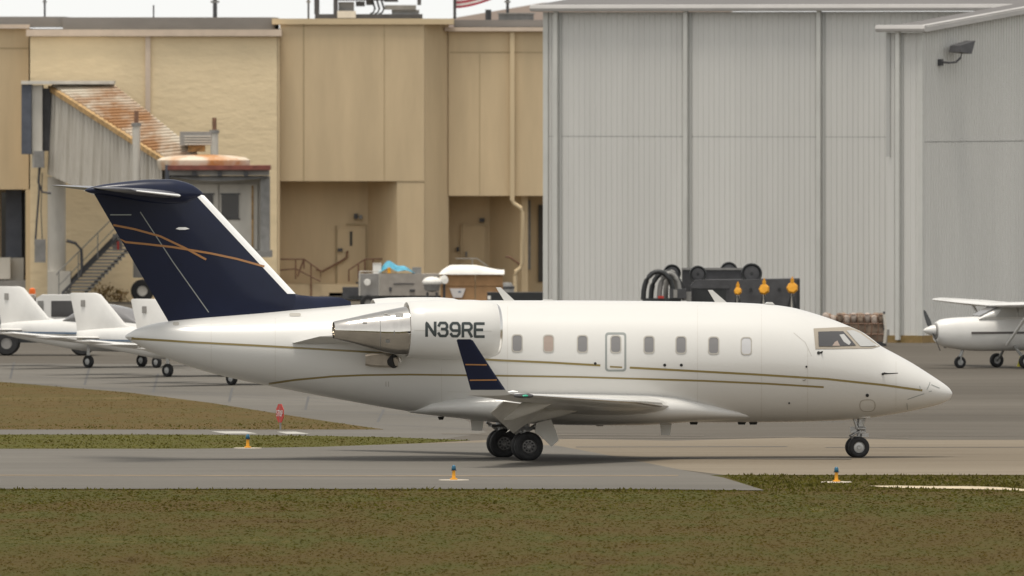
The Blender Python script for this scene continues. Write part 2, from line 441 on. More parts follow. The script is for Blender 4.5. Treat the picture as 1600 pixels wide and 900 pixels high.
# ------------------------------------------------------------------ grass blades (uncountable)
def inside(poly, x, y):
    c = np.zeros(len(x), bool); n = len(poly)
    for i in range(n):
        x0, y0 = poly[i]; x1, y1 = poly[(i+1) % n]
        cond = ((y0 > y) != (y1 > y)) & (x < (x1 - x0) * (y - y0) / (y1 - y0 + 1e-12) + x0)
        c ^= cond
    return c
def blades(name, label, pix, dens, h0, h1, w, m, clip=None, holes=()):
    poly = [tuple(G(x, y)[:2]) for x, y in pix]
    xs = [p[0] for p in poly]; ys = [p[1] for p in poly]
    if clip: x0, x1 = clip
    else: x0, x1 = min(xs), max(xs)
    n = int((x1 - x0) * (max(ys) - min(ys)) * dens)
    x = rng.uniform(x0, x1, n); y = rng.uniform(min(ys), max(ys), n)
    k = inside(poly, x, y)
    for hole in holes:
        k &= ~inside([tuple(G(a, b_)[:2]) for a, b_ in hole], x, y)
    x, y = x[k], y[k]; n = len(x)
    # clumpy height
    cl = 0.5 + 0.5 * np.sin(x * 2.1 + 3 * np.sin(y * 0.31)) * np.sin(y * 0.9 + 2 * np.sin(x * 0.7))
    h = (h0 + (h1 - h0) * rng.random(n) ** 2 * (0.4 + 0.9 * cl))
    a = rng.uniform(0, 2 * math.pi, n)
    ww = w * rng.uniform(0.6, 1.4, n)
    dx, dy = np.cos(a) * ww, np.sin(a) * ww
    lx, ly = rng.normal(0, 0.5, n) * h, rng.normal(0, 0.5, n) * h
    V = np.empty((n, 3, 3))
    V[:, 0] = np.stack([x - dx, y - dy, np.zeros(n)], 1)
    V[:, 1] = np.stack([x + dx, y + dy, np.zeros(n)], 1)
    V[:, 2] = np.stack([x + lx, y + ly, h], 1)
    me = bpy.data.meshes.new(name)
    me.vertices.add(n * 3); me.vertices.foreach_set('co', V.reshape(-1).astype(np.float32))
    me.loops.add(n * 3); me.loops.foreach_set('vertex_index', np.arange(n * 3, dtype=np.int32))
    me.polygons.add(n); me.polygons.foreach_set('loop_start', np.arange(0, n * 3, 3, dtype=np.int32))
    me.update(calc_edges=True)
    me.materials.append(M[m])
    o = bpy.data.objects.new(name, me); COL.objects.link(o)
    return tag(o, label, 'grass', kind='stuff')
blades('grass_field', 'mown olive brown grass in front of the taxiway', [(L, 764.5), (1000, 765.5), (1195, 767.5), (R_, 771), (R_, 915), (L, 915)], 30, 0.006, 0.022, 0.035, 'grass_blade', (-29, 29), holes=([*top, *bot],))
blades('grass_verge', 'greener grass along the edge of the taxiway', [(1128, 743), (R_, 743), (R_, 772), (1195, 768.5)], 60, 0.01, 0.075, 0.03, 'green_blade', (2, 29), holes=([*top, *bot],))
blades('grass_edge', 'ragged green grass edge beside the grey taxiway', [(L, 764), (1000, 765), (1195, 767), (1195, 769), (900, 768.5), (500, 767), (L, 767)], 45, 0.02, 0.075, 0.03, 'green_blade', (-29, 8))
blades('grass_tufts', 'scattered low grass tufts between the taxiway and the mown field', [(L, 767), (1000, 768), (1195, 769), (R_, 772), (R_, 800), (L, 800)], 8, 0.01, 0.05, 0.04, 'green_blade', (-29, 29))
blades('island_grass', 'dry brown grass on the wedge behind the taxiway', ISLAND, 14, 0.008, 0.03, 0.04, 'dry_blade', (-26, 3))
blades('strip_grass', 'green grass strip along the far taxiway edge', STRIP, 40, 0.01, 0.05, 0.035, 'green_blade', (-22, 1))
blades('island_edge_grass', 'green grass at the near edge of the dry wedge', [(L, 664), (200, 664), (430, 660), (520, 661), (600, 671.5), (L, 671.5)], 16, 0.01, 0.05, 0.035, 'green_blade', (-24, 1))

# ================================================================== hangar
TH = math.radians(28)
ux = Vector((math.cos(TH), -math.sin(TH), 0)); uy = Vector((math.sin(TH), math.cos(TH), 0))
corner = G(1440, 536)
m0 = corner - ux * 1.2 + uy * 11.5                   # a point of the main wall line
def on_line(p0, u, px):
    k = (px - 800) / F
    t = (k * p0.y - p0.x) / (u.x - k * u.y)
    return t
t_left = on_line(m0, ux, 852)
h0 = m0 + ux * t_left                               # left corner of the main hangar wall
hangar = thing('hangar', 'tall pale grey ribbed metal hangar with long gutter and downspouts', 'hangar', h0, -TH)
def hloc(px): return on_line(h0, ux, px)
EAVE = CAM_H - (19 - HOR) / F * h0.y
SEAM = CAM_H - (213 - HOR) / F * h0.y
def ribbed(b, x0, x1, z0, z1, pitch=0.21, depth=0.026, y=0.0, dirn=None):
    """trapezoid ribbed sheet, outward = -y"""
    prof = []
    n = max(1, round((x1 - x0) / pitch)); p = (x1 - x0) / n
    for i in range(n):
        a = x0 + i * p
        prof += [(a, 0), (a + p * .62, 0), (a + p * .70, -depth), (a + p * .92, -depth)]
    prof.append((x1, 0))
    pts = [(x, y + d, z0) for x, d in prof] + [(x, y + d, z1) for x, d in prof]
    k = len(prof)
    b.add(pts, [(i, i + 1, k + i + 1, k + i) for i in range(k - 1)])
bays = [0.0] + [hloc(p) for p in (872, 1075, 1283)] + [hloc(1283) + (hloc(1283) - hloc(1075)) * k for k in (1, 2)]
WEND = bays[-1]
for i in range(len(bays) - 1):
    for z0, z1 in ((0.25, SEAM - 0.015), (SEAM + 0.015, EAVE)):
        b = MB(); ribbed(b, bays[i], bays[i+1], z0, z1)
        b.build('wall_panel', 'hangar_wall', hangar)
MB().box(0.02, WEND - .02, 0.06, 32, 0.2, EAVE - .1).build('wall_core', 'hangar_wall', hangar)
MB().box(-0.05, WEND, -0.06, 0.3, 0, 0.25).build('plinth', 'mid_grey', hangar)
MB().box(0.0, WEND, 0.0, 0.05, SEAM - 0.02, SEAM + 0.02).build('wall_seam', 'trim_line', hangar)
RS = 1 / 12
rf = MB().add([(-.35, -.25, EAVE + .12), (WEND, -.25, EAVE + .12), (WEND, 32, EAVE + .12 + 32.25 * RS), (-.35, 32, EAVE + .12 + 32.25 * RS),
               (-.35, -.25, EAVE + .24), (WEND, -.25, EAVE + .24), (WEND, 32, EAVE + .24 + 32.25 * RS), (-.35, 32, EAVE + .24 + 32.25 * RS)],
              [(0,3,2,1),(4,5,6,7),(0,1,5,4),(1,2,6,5),(2,3,7,6),(3,0,4,7)]).build('roof', 'roof_metal', hangar)
g = MB()
prof = [(-.24, 0.02), (-.42, .04), (-.45, .13), (-.41, .24), (-.26, .255), (-.24, .2)]
g.loft([[(-.38, y, EAVE + z) for y, z in prof], [(WEND, y, EAVE + z) for y, z in prof]])
g.build('gutter', 'hangar_trim', hangar)
MB().box(-.05, .14, -.08, .12, 0.05, EAVE).build('corner_trim', 'hangar_down', hangar)
for i in (1, 2, 3):
    x = bays[i]
    b = MB().box(x - .07, x + .07, -.22, -.09, 0.1, EAVE + .03)
    b.build('downspout', 'hangar_down', hangar)
    MB().box(x + .08, x + .17, -.075, -.038, 0.26, EAVE - .01).build('joint_trim', 'trim_line', hangar)
# annex
AE = CAM_H - (51 - HOR) / F * corner.y
annex = thing('hangar_annex', 'lower pale grey hangar annex with sloping white roof edge and floodlight', 'hangar', corner, -TH)
b = MB(); ribbed(b, -1.2, 0, 0.25, AE); b.build('wall_panel', 'hangar_wall', annex)
AD = 11.45
b = MB(); NB = 57; pr = []
for i in range(NB):
    a = i * AD / NB; p = AD / NB
    pr += [(a, 0), (a + p*.62, 0), (a + p*.70, .03), (a + p*.92, .03)]
pr.append((AD, 0)); k = len(pr)
SE2 = CAM_H - (222 - HOR) / F * corner.y
for z0, z1f in ((0.25, None), ):
    lo = [(d, y, 0.25) for y, d in pr]; mid = [(d, y, SE2 - .015) for y, d in pr]; mid2 = [(d, y, SE2 + .015) for y, d in pr]; hi = [(d, y, AE + y * RS) for y, d in pr]
    b.add(lo + mid, [(i, i+1, k+i+1, k+i) for i in range(k-1)])
    b.build('wall_panel', 'hangar_wall', annex)
    MB().add(mid2 + hi, [(i, i+1, k+i+1, k+i) for i in range(k-1)]).build('wall_panel', 'hangar_wall', annex)
MB().prism([(-1.18, .06, .2), (-.03, .06, .2), (-.03, .06, AE - .05), (-1.18, .06, AE - .05)], (0, AD - .1, 0)).build('wall_core', 'hangar_wall', annex)
MB().box(-1.25, .05, -.06, .1, 0, .25).box(-.06, .05, .1, AD, 0, .25).build('plinth', 'weeds', annex)
MB().box(-1.30, -1.16, -.06, .1, SEAM - .6, AE).build('corner_trim', 'trim_line', annex)
MB().box(-.10, .06, -.06, .10, .25, AE).build('corner_trim', 'hangar_down', annex)
MB().box(-.88, -.74, -.22, -.08, .1, AE + .03).build('downspout', 'hangar_down', annex)
MB().box(-.73, -.66, -.075, -.038, .26, AE - .01).build('joint_trim', 'trim_line', annex)
def slab(x0, x1, y0, y1, zb, t):
    return MB().add([(x0,y0,zb+y0*RS),(x1,y0,zb+y0*RS),(x1,y1,zb+y1*RS),(x0,y1,zb+y1*RS),(x0,y0,zb+t+y0*RS),(x1,y0,zb+t+y0*RS),(x1,y1,zb+t+y1*RS),(x0,y1,zb+t+y1*RS)],
                    [(0,3,2,1),(4,5,6,7),(0,1,5,4),(1,2,6,5),(2,3,7,6),(3,0,4,7)])
slab(-1.5, .18, -.2, AD, AE + .06, .10).build('roof', 'roof_metal', annex)
slab(.12, .27, -.3, AD, AE + .04, .16).build('rake_trim', 'hangar_trim', annex)
slab(-.05, .20, -.2, AD, AE + .215, .035).build('rake_cap', 'hangar_trim', annex)
g = MB(); g.loft([[(-1.55, y + .05, AE + z) for y, z in prof], [(.30, y + .05, AE + z) for y, z in prof]]); g.build('gutter', 'hangar_trim', annex)
# floodlight on the gable wall (local +x is outward there)
def gab(px, py, out):
    k = (px - 800) / F
    p = corner + ux * out
    t = (k * p.y - p.x) / (uy.x - k * uy.y)
    q = p + uy * t
    z = CAM_H - (py - HOR) / F * q.y
    return Vector((out, t, z))
fl0 = gab(1467, 97, 0.03)
fl = thing('floodlight', 'dark floodlight on a curved arm on the annex gable wall', 'floodlight', corner + ux * fl0.x + uy * fl0.y + Vector((0, 0, fl0.z)), -TH)
b = MB().box(-.0, .12, -.10, .10, -.12, .10); b.build('wall_box', 'charcoal', fl)
r = gab(1467, 97, .03)
arm = [Vector((.10, 0, 0))] + [Vector((.10 + q, s, z)) for q, s, z in ((.22, .12, -.02), (.34, .40, .0), (.40, .62, .14), (.42, .70, .34))]
MB().tube(arm, .035, 8).build('arm', 'charcoal', fl)
hd = MB().loft([[(.25, .35, .55), (.62, .35, .55), (.62, 1.5, .72), (.25, 1.5, .72)], [(.22, .30, .34), (.66, .30, .34), (.66, 1.15, .28), (.22, 1.15, .28)]])
hd.build('lamp_head', 'charcoal', fl)
MB().add([(.26, .36, .33), (.62, .36, .33), (.62, 1.1, .275), (.26, 1.1, .275)], [(0, 1, 2, 3)]).build('lens', 'mid_grey', fl)

# ================================================================== terminal
DT = DG(471)
term = thing('terminal_building', 'beige stucco terminal building with recessed dock doors', 'building', (W(300, 471, DT).x, DT, 0))
def tp(name, m, *boxes, parent=None):
    b = MB()
    for (x0, y0, x1, y1, dd, dep) in boxes: b.pbox(x0, y0, x1, y1, DT + dd, dep)
    return b.build(name, m, parent or term, world=True)
# rough stucco block
tp('wall', 'stucco', (47, 57, 433, None, -0.6, 14))
tp('cornice', 'trim_pink', (41, 46, 440, 56.5, -0.85, 0.8))
tp('downspout', 'trim_pink', (227, 57, 235, None, -0.72, 0.115))
tp('wall', 'beige', (433.5, 57, 437, None, -0.58, 10))
tp('roof', 'roof_grey', (98, 27, 430, 45.8, 0.4, 12))
tp('roof', 'roof_grey', (-700, 26, 100, 42, 0.9, 12))
tp('parapet', 'trim_pink', (-700, 38, 46, 44, 0.2, .6))
# left wing, recessed ground floor
tp('wall', 'beige', (-700, 44.2, 45, 296, 0.5, 10))
tp('wall_seam', 'seam', (-700, 74.5, 45, 76, 0.485, .01))
tp('wall', 'beige_light', (40, 296.3, 47, None, 0.5, 5))
tp('wall', 'beige', (-700, 296.3, 40, None, 5.0, 3))
tp('glass', 'glass_dark', (2, 300, 40, 430, 4.2, .1))
tp('column', 'bluegrey', (9, 296.3, 34, 402, 2.2, .7))
tp('planter_wall', 'pale_paint', (-60, 402.5, 16, 436, 1.2, .5))
tp('column_base', 'pale_paint', (6, 403, 37, 438, 1.8, 1.1))
tp('dock_slab', 'mid_grey', (-700, 438.3, 40, None, 1.0, 3.9))
# centre block
tp('wall', 'beige', (437.5, 38, 663, 283, 0.0, 10))
tp('parapet_cap', 'beige_light', (425, 29, 709, 38, -0.15, 10.3))
tp('wall', 'beige', (620.5, 283.2, 663, None, 0.02, 4))
for sm in ((473.5, 38.5, 475.5, 282.5, -.012, .011), (600, 38.5, 601, 282.5, -.012, .011), (620.5, 283.4, 663, 284.2, .006, .011)): tp('wall_seam', 'seam', sm)
tp('wall', 'beige', (437.6, 283.3, 620, None, 1.9, 2))
b = MB()
a0, a1 = W(575, 284, DT + 1.89), W(620.4, 284, DT + .03)
b.hexa([Vector((a0.x, a0.y, 0)), Vector((a1.x, a1.y, 0)), Vector((a1.x, a1.y + 3, 0)), Vector((a0.x, a0.y + .5, 0))],
       [Vector((a0.x, a0.y, W(0, 283.3, DT).z)), Vector((a1.x, a1.y, W(0, 283.3, DT).z)), Vector((a1.x, a1.y + 3, W(0, 283.3, DT).z)), Vector((a0.x, a0.y + .5, W(0, 283.3, DT).z))])
b.build('splayed_wall', 'beige', term, world=True)
# splay to the set back bay
b = MB(); zt, zb = W(0, 38, DT).z, 0
a0, a1 = W(663.3, 50, DT + .02), W(701, 50, DT + 1.6)
b.hexa([Vector((a0.x, a0.y, zb)), Vector((a1.x, a1.y, zb)), Vector((a1.x, a1.y + 3, zb)), Vector((a0.x, a0.y + 3, zb))],
       [Vector((a0.x, a0.y, zt)), Vector((a1.x, a1.y, zt)), Vector((a1.x, a1.y + 3, zt)), Vector((a0.x, a0.y + 3, zt))])
b.build('splayed_wall', 'beige', term, world=True)
tp('wall', 'beige', (701, 49, 930, 306, 1.5, 9))
tp('cornice', 'trim_pink', (695, 42.5, 930, 48.8, 1.2, .9))
tp('roof', 'roof_grey', (709, 31, 930, 42, 2.2, 9))
for sm in ((703, 81, 930, 82.5, 1.488, .011), (749, 84, 750, 305, 1.488, .011)): tp('wall_seam', 'seam', sm)
tp('wall', 'beige', (701, 306.3, 930, None, 4.0, 3))
b = MB(); zt = W(0, 306.5, DT).z
a0, a1 = W(765, 300, DT + 3.99), W(815, 300, DT + 2.2)
b.hexa([Vector((a0.x, a0.y, 0)), Vector((a1.x, a1.y, 0)), Vector((a1.x + .25, a1.y, 0)), Vector((a1.x + .25, a0.y, 0))],
       [Vector((a0.x, a0.y, zt)), Vector((a1.x, a1.y, zt)), Vector((a1.x + .25, a1.y, zt)), Vector((a1.x + .25, a0.y, zt))])
b.build('splayed_wall', 'beige', term, world=True)
tp('downspout', 'beige_light', (797, 49.5, 804, 313, 1.3, .17))
b = MB()
b.tube([W(800, 312, DT + 1.38), W(803, 318, DT + 1.38), W(814, 325, DT + 1.38), W(816, 332, DT + 1.38), W(816, 411, DT + 1.38), W(813, 419, DT + 1.38), W(806, 424, DT + 1.38), W(805, 432, DT + 1.38), W(805, 468, DT + 1.38)], .085, 8)
b.build('downspout', 'beige_light', term, world=True, smooth=50)
tp('window', 'steel_grey', (820, 313, 829, 421, 3.9, .09))
tp('wall_post', 'beige_light', (812, 424, 822, None, 2.3, .3))
tp('window', 'opening', (841, 320, 850, 440, 3.9, .09))
# doors, signs and fittings of the recesses
dr = tp('door', 'beige', (527, 358, 571, 446, 1.82, .07))
tp('door_frame', 'seam', (541, 349.5, 572, 351.5, 1.83, .06), (524.5, 352, 526.2, 446, 1.83, .06), (571.5, 352, 573, 446, 1.83, .06))
tp('door_window', 'opening', (546.5, 361.5, 550.5, 384, 1.79, .03), parent=dr)
tp('wall_lamp', 'charcoal', (553, 334, 559, 342, 1.64, .25))
tp('wall_lamp', 'steel_grey', (561, 336, 566, 342, 1.64, .25))
tp('door_handle', 'charcoal', (528, 388, 535, 393, 1.68, .13), parent=dr)
dr = tp('door', 'beige', (723, 353, 758, 440, 3.9, .1))
tp('door_frame', 'beige_light', (721, 351, 760, 352.6, 3.88, .12), (720, 351, 722.4, 440, 3.88, .12), (758.4, 353, 760.6, 440, 3.88, .12))
tp('door_handle', 'steel_grey', (727, 393, 730, 401, 3.8, .1), parent=dr)
tp('wall_lamp', 'charcoal', (749, 341, 757, 347, 3.75, .25))
tp('wall_box', 'charcoal', (713, 386, 717, 393, 3.85, .15))
tp('dock_slab', 'beige', (437.7, 444, 575, None, .9, .95))
for i in range(5):
    tp('step', 'charcoal', (500 + i * 14, 463 - i * 5.6, 620, 463 - i * 5.6 + 5.2, .6 + i * .3, 2.0 - i * .3))
def rail(name, pts, d, r=.035, posts=()):
    b = MB().tube([W(x, y, d) for x, y in pts], r, 6)
    for x, y0, y1 in posts: b.tube([W(x, y0, d), W(x, y1, d)], r * .9, 6)
    return b.build(name, 'brown_rail', term, world=True)
rail('handrail', [(438, 405), (475, 405), (501, 423), (501, 440), (462, 420), (438, 422)], DT + .8, posts=[(462, 405, 436), (486, 413, 466), (475, 404, 420)])
rail('handrail', [(494, 421), (504, 424), (535, 407), (542, 402), (543, 392)], DT + 1.72, .045)
rail('handrail', [(475, 404), (465, 432)], DT + .8)
rail('handrail', [(545, 440), (545, 422), (570, 405), (618, 404)], DT + 1.0, posts=[(560, 412, 436), (570, 405, 432), (583, 404, 430)])
rail('handrail', [(790, 401), (797, 402), (812, 413)], DT + 2.0, .05)
b = MB().tube([W(712, 404, DT + 2.6), W(745, 404, DT + 2.6), W(762, 416, DT + 2.6)], .03, 6).tube([W(738, 404, DT + 2.6), W(738, 440, DT + 2.6)], .025, 6)
b.build('handrail', 'pale_paint', term, world=True)
tp('roof', 'roof_grey', (-700, 45, 930, 60, 10.0, 40))

# roof top equipment
def ppart(root, name, m, *boxes, parent=None, d=None):
    b = MB()
    for (x0, y0, x1, y1, dd, dep) in boxes: b.pbox(x0, y0, x1, y1, dd, dep)
    return b.build(name, m, parent or root, world=True)
D2 = DT + 3
q = W(575, 29, D2)
eq = thing('rooftop_equipment', 'dark rooftop antenna frame with ducts and cables above beige parapet', 'equipment', (q.x, q.y + 1, q.z))
ppart(eq, 'base_rail', 'charcoal', (492, 22, 660, 29, D2, 1.6))
ppart(eq, 'post', 'charcoal', (491, -40, 499, 22, D2, .3))
ppart(eq, 'post', 'charcoal', (521, -40, 528, 22, D2, .3))
ppart(eq, 'post', 'charcoal', (652, -40, 658, 8, D2, .3))
ppart(eq, 'cross_beam', 'charcoal', (528.5, -12, 600, 1, D2 + .1, .3))
ppart(eq, 'duct', 'mid_grey', (529, 3, 553, 21.8, D2 + .3, 1.0))
ppart(eq, 'duct', 'pale_paint', (527, 17, 556, 28, D2 - .4, .38))
ppart(eq, 'fan_unit', 'steel_grey', (601, 8, 650, 15, D2 + .2, 1.2), (612, 15.2, 655, 21.8, D2 + .3, 1.0))
for bx_ in ((556, 2, 570, 10, D2 + .2, .5), (572, -3, 584, 8, D2 + .2, .5), (600, -6, 622, 3, D2 + .2, .6)): ppart(eq, 'control_box', 'charcoal', bx_)
b = MB()
for s in (0, 7, 14):
    b.tube([W(580 + s, -8, D2 + .1), W(583 + s, 4, D2 + .1), W(586 + s, 14, D2 + .1), W(583 + s, 20, D2 + .1), W(578 + s, 22, D2 + .1)], .04, 6)
b.build('cable', 'black_paint', eq, world=True)
q = W(711, 30, D2)
fp = thing('flagpole', 'flagpole with red and white striped flag behind the terminal roof', 'flag', (q.x, q.y + 2, q.z))
MB().tube([W(710.5, 30, D2 + 2), W(710.5, -60, D2 + 2)], .06, 8).build('pole', 'charcoal', fp, world=True)
NS = 13
for s in range(NS):
    b = MB(); ring = []
    for i in range(15):
        t = i / 14
        x = 711 + 72 * t
        sag = 13 - 20 * t ** 1.7
        y0 = sag - s * 3.6; y1 = y0 - 3.6
        dd = D2 + 2 + .25 * math.sin(t * 9)
        ring.append((W(x, y0, dd), W(x, y1, dd)))
    pts = [p for r in ring for p in r] + [p + Vector((0, .012, 0)) for r in ring for p in r]
    n = len(ring) * 2
    b.add(pts, [(2*i, 2*i+2, 2*i+3, 2*i+1) for i in range(14)] + [(n+2*i, n+2*i+1, n+2*i+3, n+2*i+2) for i in range(14)])
    b.build('flag_stripe', 'flag_red' if s % 2 == 0 else 'flag_white', fp, world=True, smooth=60)
q = W(810, 32, D2 + 2)
cab = thing('rooftop_cabinet', 'low grey cabinet on the roof beside the hangar', 'cabinet', (q.x, q.y, q.z))
ppart(cab, 'cabinet_body', 'steel_grey', (779, 22, 834, 31, D2 + 2, 1.2))
ppart(cab, 'cabinet_lid', 'mid_grey', (777, 20, 836, 21.8, D2 + 1.9, 1.4))
for (x, y0, w, lab) in [(336, -30, .085, 'thick dark pole rising behind the stucco block roof'), (793, -30, .06, 'thin pole rising from the grey rooftop cabinet'), (763, 15, .12, 'short stubby vent pipe between flag and rooftop cabinet'),
                        (70, -10, .04, 'thin mast above the left end of the terminal roof'), (240, 8, .03, 'short thin mast above the stucco block roof'), (482, -10, .04, 'thin mast left of the rooftop antenna frame')]:
    q = W(x, 32, D2 + 4)
    t = thing('roof_mast' if y0 < 14 else 'vent_pipe', lab, 'pole', (q.x, q.y, q.z - .2))
    MB().tube([(0, 0, 0), (0, 0, W(x, y0, D2 + 4).z - q.z + .2)], w, 8).build('pole', 'charcoal', t)
    MB().box(-w*1.8, w*1.8, -w*1.8, w*1.8, 0, .12).build('base_plate', 'steel_grey', t)
    if y0 < 0: MB().box(-w*2, w*2, -w, w, .9, .98).build('bracket', 'steel_grey', t)
q = W(840, 40, DT + 60)
far = thing('distant_roof', 'pinkish tiled roof far behind the terminal next to the hangar', 'building', (q.x, q.y, 0))
MB().box(-9, 9, 0, 12, 0, W(0, 32, DT + 60).z).build('wall', 'distant', far)
zr = W(0, 32, DT + 60).z
MB().prism([(-4.2, 0, zr), (9.5, 0, zr), (6.0, 0, zr + 1.1), (0.2, 0, zr + .75)], (0, 12, 0)).build('roof', 'distant', far)
# ================================================================== passenger boarding bridge
DB = DT - 3.0
q = W(90, 471, DB)
jb = thing('boarding_bridge', 'weathered grey passenger boarding bridge with rusty ribbed roof', 'boarding bridge', (q.x, q.y, 0))
def jp(name, m, *boxes, parent=None):
    b = MB()
    for (x0, y0, x1, y1, dd, dep) in boxes: b.pbox(x0, y0, x1, y1, DB + dd, dep)
    return b.build(name, m, parent or jb, world=True)
# tunnel: far (upper left) end and near (lower right) end, at their own distances
dA, dB = DB - 0.5, DB - 11.0
TLa, TRa = W(80, 138, dA), W(176, 136, dA)
TLb, TRb = W(256, 250, dB), W(310, 244, dB)
BLa, BLb = W(80, 268, dA), W(256, 390, dB)
BLa = W(66, 270, dA); 
sec = 26
b = MB()
# ribbed left side wall
n = 30; pts_t = []; pts_b = []
out = Vector((-1, -.35, 0)).normalized()
for i in range(n):
    for k, o in ((0, 0), (.55, 0), (.65, .06), (.92, .06)):
        t = (i + k) / n
        pts_t.append(TLa.lerp(TLb, t) + out * o); pts_b.append(W(lerp(74, 256, t), lerp(272, 352, t), lerp(dA, dB, t)) + out * o)
m = len(pts_t)
b.add(pts_t + pts_b, [(i, i+1, m+i+1, m+i) for i in range(m - 1)])
b.build('tunnel_wall', 'tunnel_grey', jb, world=True)
b = MB()
up = Vector((0, 0, -.06))
b.hexa([TLa + up + Vector((.06,.05,0)), TRa + up, W(176, 268, dA), W(82, 268, dA)], [TLb + up + Vector((.06,.05,0)), TRb + up, W(312, 330, dB), W(262, 340, dB)])
b.build('tunnel_body', 'tunnel_grey', jb, world=True)
# roof deck and its ribs
MB().add([TLa, TRa, TRb, TLb, TLa + Vector((0, 0, .05)), TRa + Vector((0, 0, .05)), TRb + Vector((0, 0, .05)), TLb + Vector((0, 0, .05))],
         [(3,2,1,0),(4,5,6,7),(0,1,5,4),(1,2,6,5),(2,3,7,6),(3,0,4,7)]).build('tunnel_roof', 'rust_roof', jb, world=True)
roof = bpy.data.objects['tunnel_roof']
for i in range(sec):
    t0 = (i + .15) / sec; t1 = (i + .55) / sec
    A, B_ = TLa.lerp(TLb, t0), TRa.lerp(TRb, t0); C, D_ = TRa.lerp(TRb, t1), TLa.lerp(TLb, t1)
    u1, u2 = Vector((0, 0, .052)), Vector((0, 0, .17))
    MB().hexa([A + u1, B_ + u1, C + u1, D_ + u1], [A + u2, B_ + u2, C + u2, D_ + u2]).build('roof_rib', 'rust_roof', roof, world=True)
b = MB(); e0, e1 = Vector((-.12, -.04, -.12)), Vector((.05, 0, .12))
b.hexa([TLa + Vector((-.12,-.05,-.1)), TLa + Vector((.06,0,-.1)), TLa + Vector((.06,0,.1)), TLa + Vector((-.12,-.05,.1))],
       [TLb + Vector((-.12,-.05,-.1)), TLb + Vector((.06,0,-.1)), TLb + Vector((.06,0,.1)), TLb + Vector((-.12,-.05,.1))])
b.build('eave_rail', 'rust_edge', jb, world=True)
# rotunda end
jp('end_screen', 'bluegrey', (33.5, 132, 49, 241, -1.2, 2.0))
jp('end_frame', 'pale_paint', (50, 133, 66, 262, -1.0, 2.2))
jp('end_frame', 'charcoal', (66.5, 138, 79, 236, -.7, 1.8))
jp('end_cap', 'pale_paint', (33, 126.5, 178, 131.5, -1.3, 3.0))
jp('head_box', 'steel_grey', (53, 236, 69, 262, -1.45, .5))
b = MB()
b.tube([W(62, 262, DB - 1.3), W(60, 285, DB - 1.3), W(66, 300, DB - 1.3), W(80, 302, DB - 1.3)], .05, 6)
b.tube([W(61, 262, DB - 1.35), W(61, 300, DB - 1.35), W(57, 350, DB - 1.35), W(55, 382, DB - 1.35)], .04, 6)
b.tube([W(66, 270, DB - 1.3), W(64, 330, DB - 1.3), W(66, 375, DB - 1.3)], .02, 5)
b.build('cable', 'charcoal', jb, world=True)
jp('switch_box', 'steel_grey', (54, 374, 71, 410, -1.6, .45))
b = MB().tube([W(88.5, 276, DB), W(88.5, 452, DB)], .36, 20)
b.build('support_column', 'pale_paint', jb, world=True, smooth=40)
jp('column_foot', 'pale_paint', (74, 424, 110, None, -.9, 1.7))
# lift posts with caps
for x, yt, yb, dd in ((213, 196, 330, -11.2), (335, 207, 300, -7.0)):
    d = DB + dd
    MB().tube([W(x, yt, d), W(x, yb, d)], .15, 10).build('lift_post', 'pale_paint', jb, world=True, smooth=40)
    MB().tube([W(x, yt - 23, d), W(x, yt - 1, d)], .085, 8).build('post_screw', 'brown_rail', jb, world=True)
    MB().tube([W(x, yt - 4, d), W(x, yt + 1, d)], .19, 8).build('post_collar', 'steel_grey', jb, world=True)
# roof air conditioner
dC = dB - .6
b = MB().pbox(281, 206, 330, 227, dC, 1.6); ac = b.build('roof_unit', 'mid_grey', jb, world=True)
for i in range(4):
    MB().pbox(288, 212 + i * 4, 330.5, 214 + i * 4, dC - .06, .055).build('louvre', 'pale_paint', ac, world=True)
MB().pbox(294, 227.3, 320, 237, dC + .3, 1.0).build('unit_foot', 'rust_edge', jb, world=True)
# cab: shallow dome, red band, canopy and white doors
c = W(318, 250, dB - .4); rx = (W(391, 250, dB).x - W(246, 250, dB).x) / 2
b = MB(); rings = []
for z, s in ((-.38, .95), (-.15, 1.0), (0, 1.0), (.10, .90), (.17, .60), (.20, .25), (.205, .02)):
    rings.append([c + Vector((rx * s * math.cos(a), 1.6 * s * math.sin(a), z)) for a in [2 * math.pi * k / 40 for k in range(40)]])
b.loft(rings); b.build('cab_dome', 'rust_dome', jb, world=True, smooth=35)
dD = dB - 2.2
def cp(name, m, *boxes, parent=None):
    b = MB()
    for (x0, y0, x1, y1, dd, dep) in boxes: b.pbox(x0, y0, x1, y1, dD + dd, dep)
    return b.build(name, m, parent or jb, world=True)
cp('cab_fascia', 'maroon', (262, 258.5, 422, 265.5, -.15, 2.6))
cp('canopy_frame', 'mid_grey', (264, 266, 420, 274, .1, 2.2))
cp('bracket', 'charcoal', (300, 268, 307, 275, -.05, .14))
cp('bracket', 'charcoal', (340, 268, 347, 275, -.05, .14))
cp('bracket', 'charcoal', (381, 268, 388, 275, -.05, .14))
b = MB(); pts = []
for i in range(13):
    t = i / 12; x = lerp(266, 420, t); s = math.sin(t * math.pi)
    pts.append((W(x, 274.5, dD + .3), W(x, 277 + 6 * s, dD + .1)))
pl = [p for r in pts for p in r]
b.add(pl + [p + Vector((0, .05, 0)) for p in pl], [(2*i, 2*i+2, 2*i+3, 2*i+1) for i in range(12)])
b.build('canopy_cloth', 'steel_grey', jb, world=True, smooth=60)
cp('cab_wall', 'pale_paint', (264, 276, 408, 392, 1.2, 1.2))
cp('cab_side', 'steel_grey', (407, 276, 421, 392, .3, 2.0))
cp('cab_side', 'bluegrey', (258, 258, 265, 300, .6, 2.0))
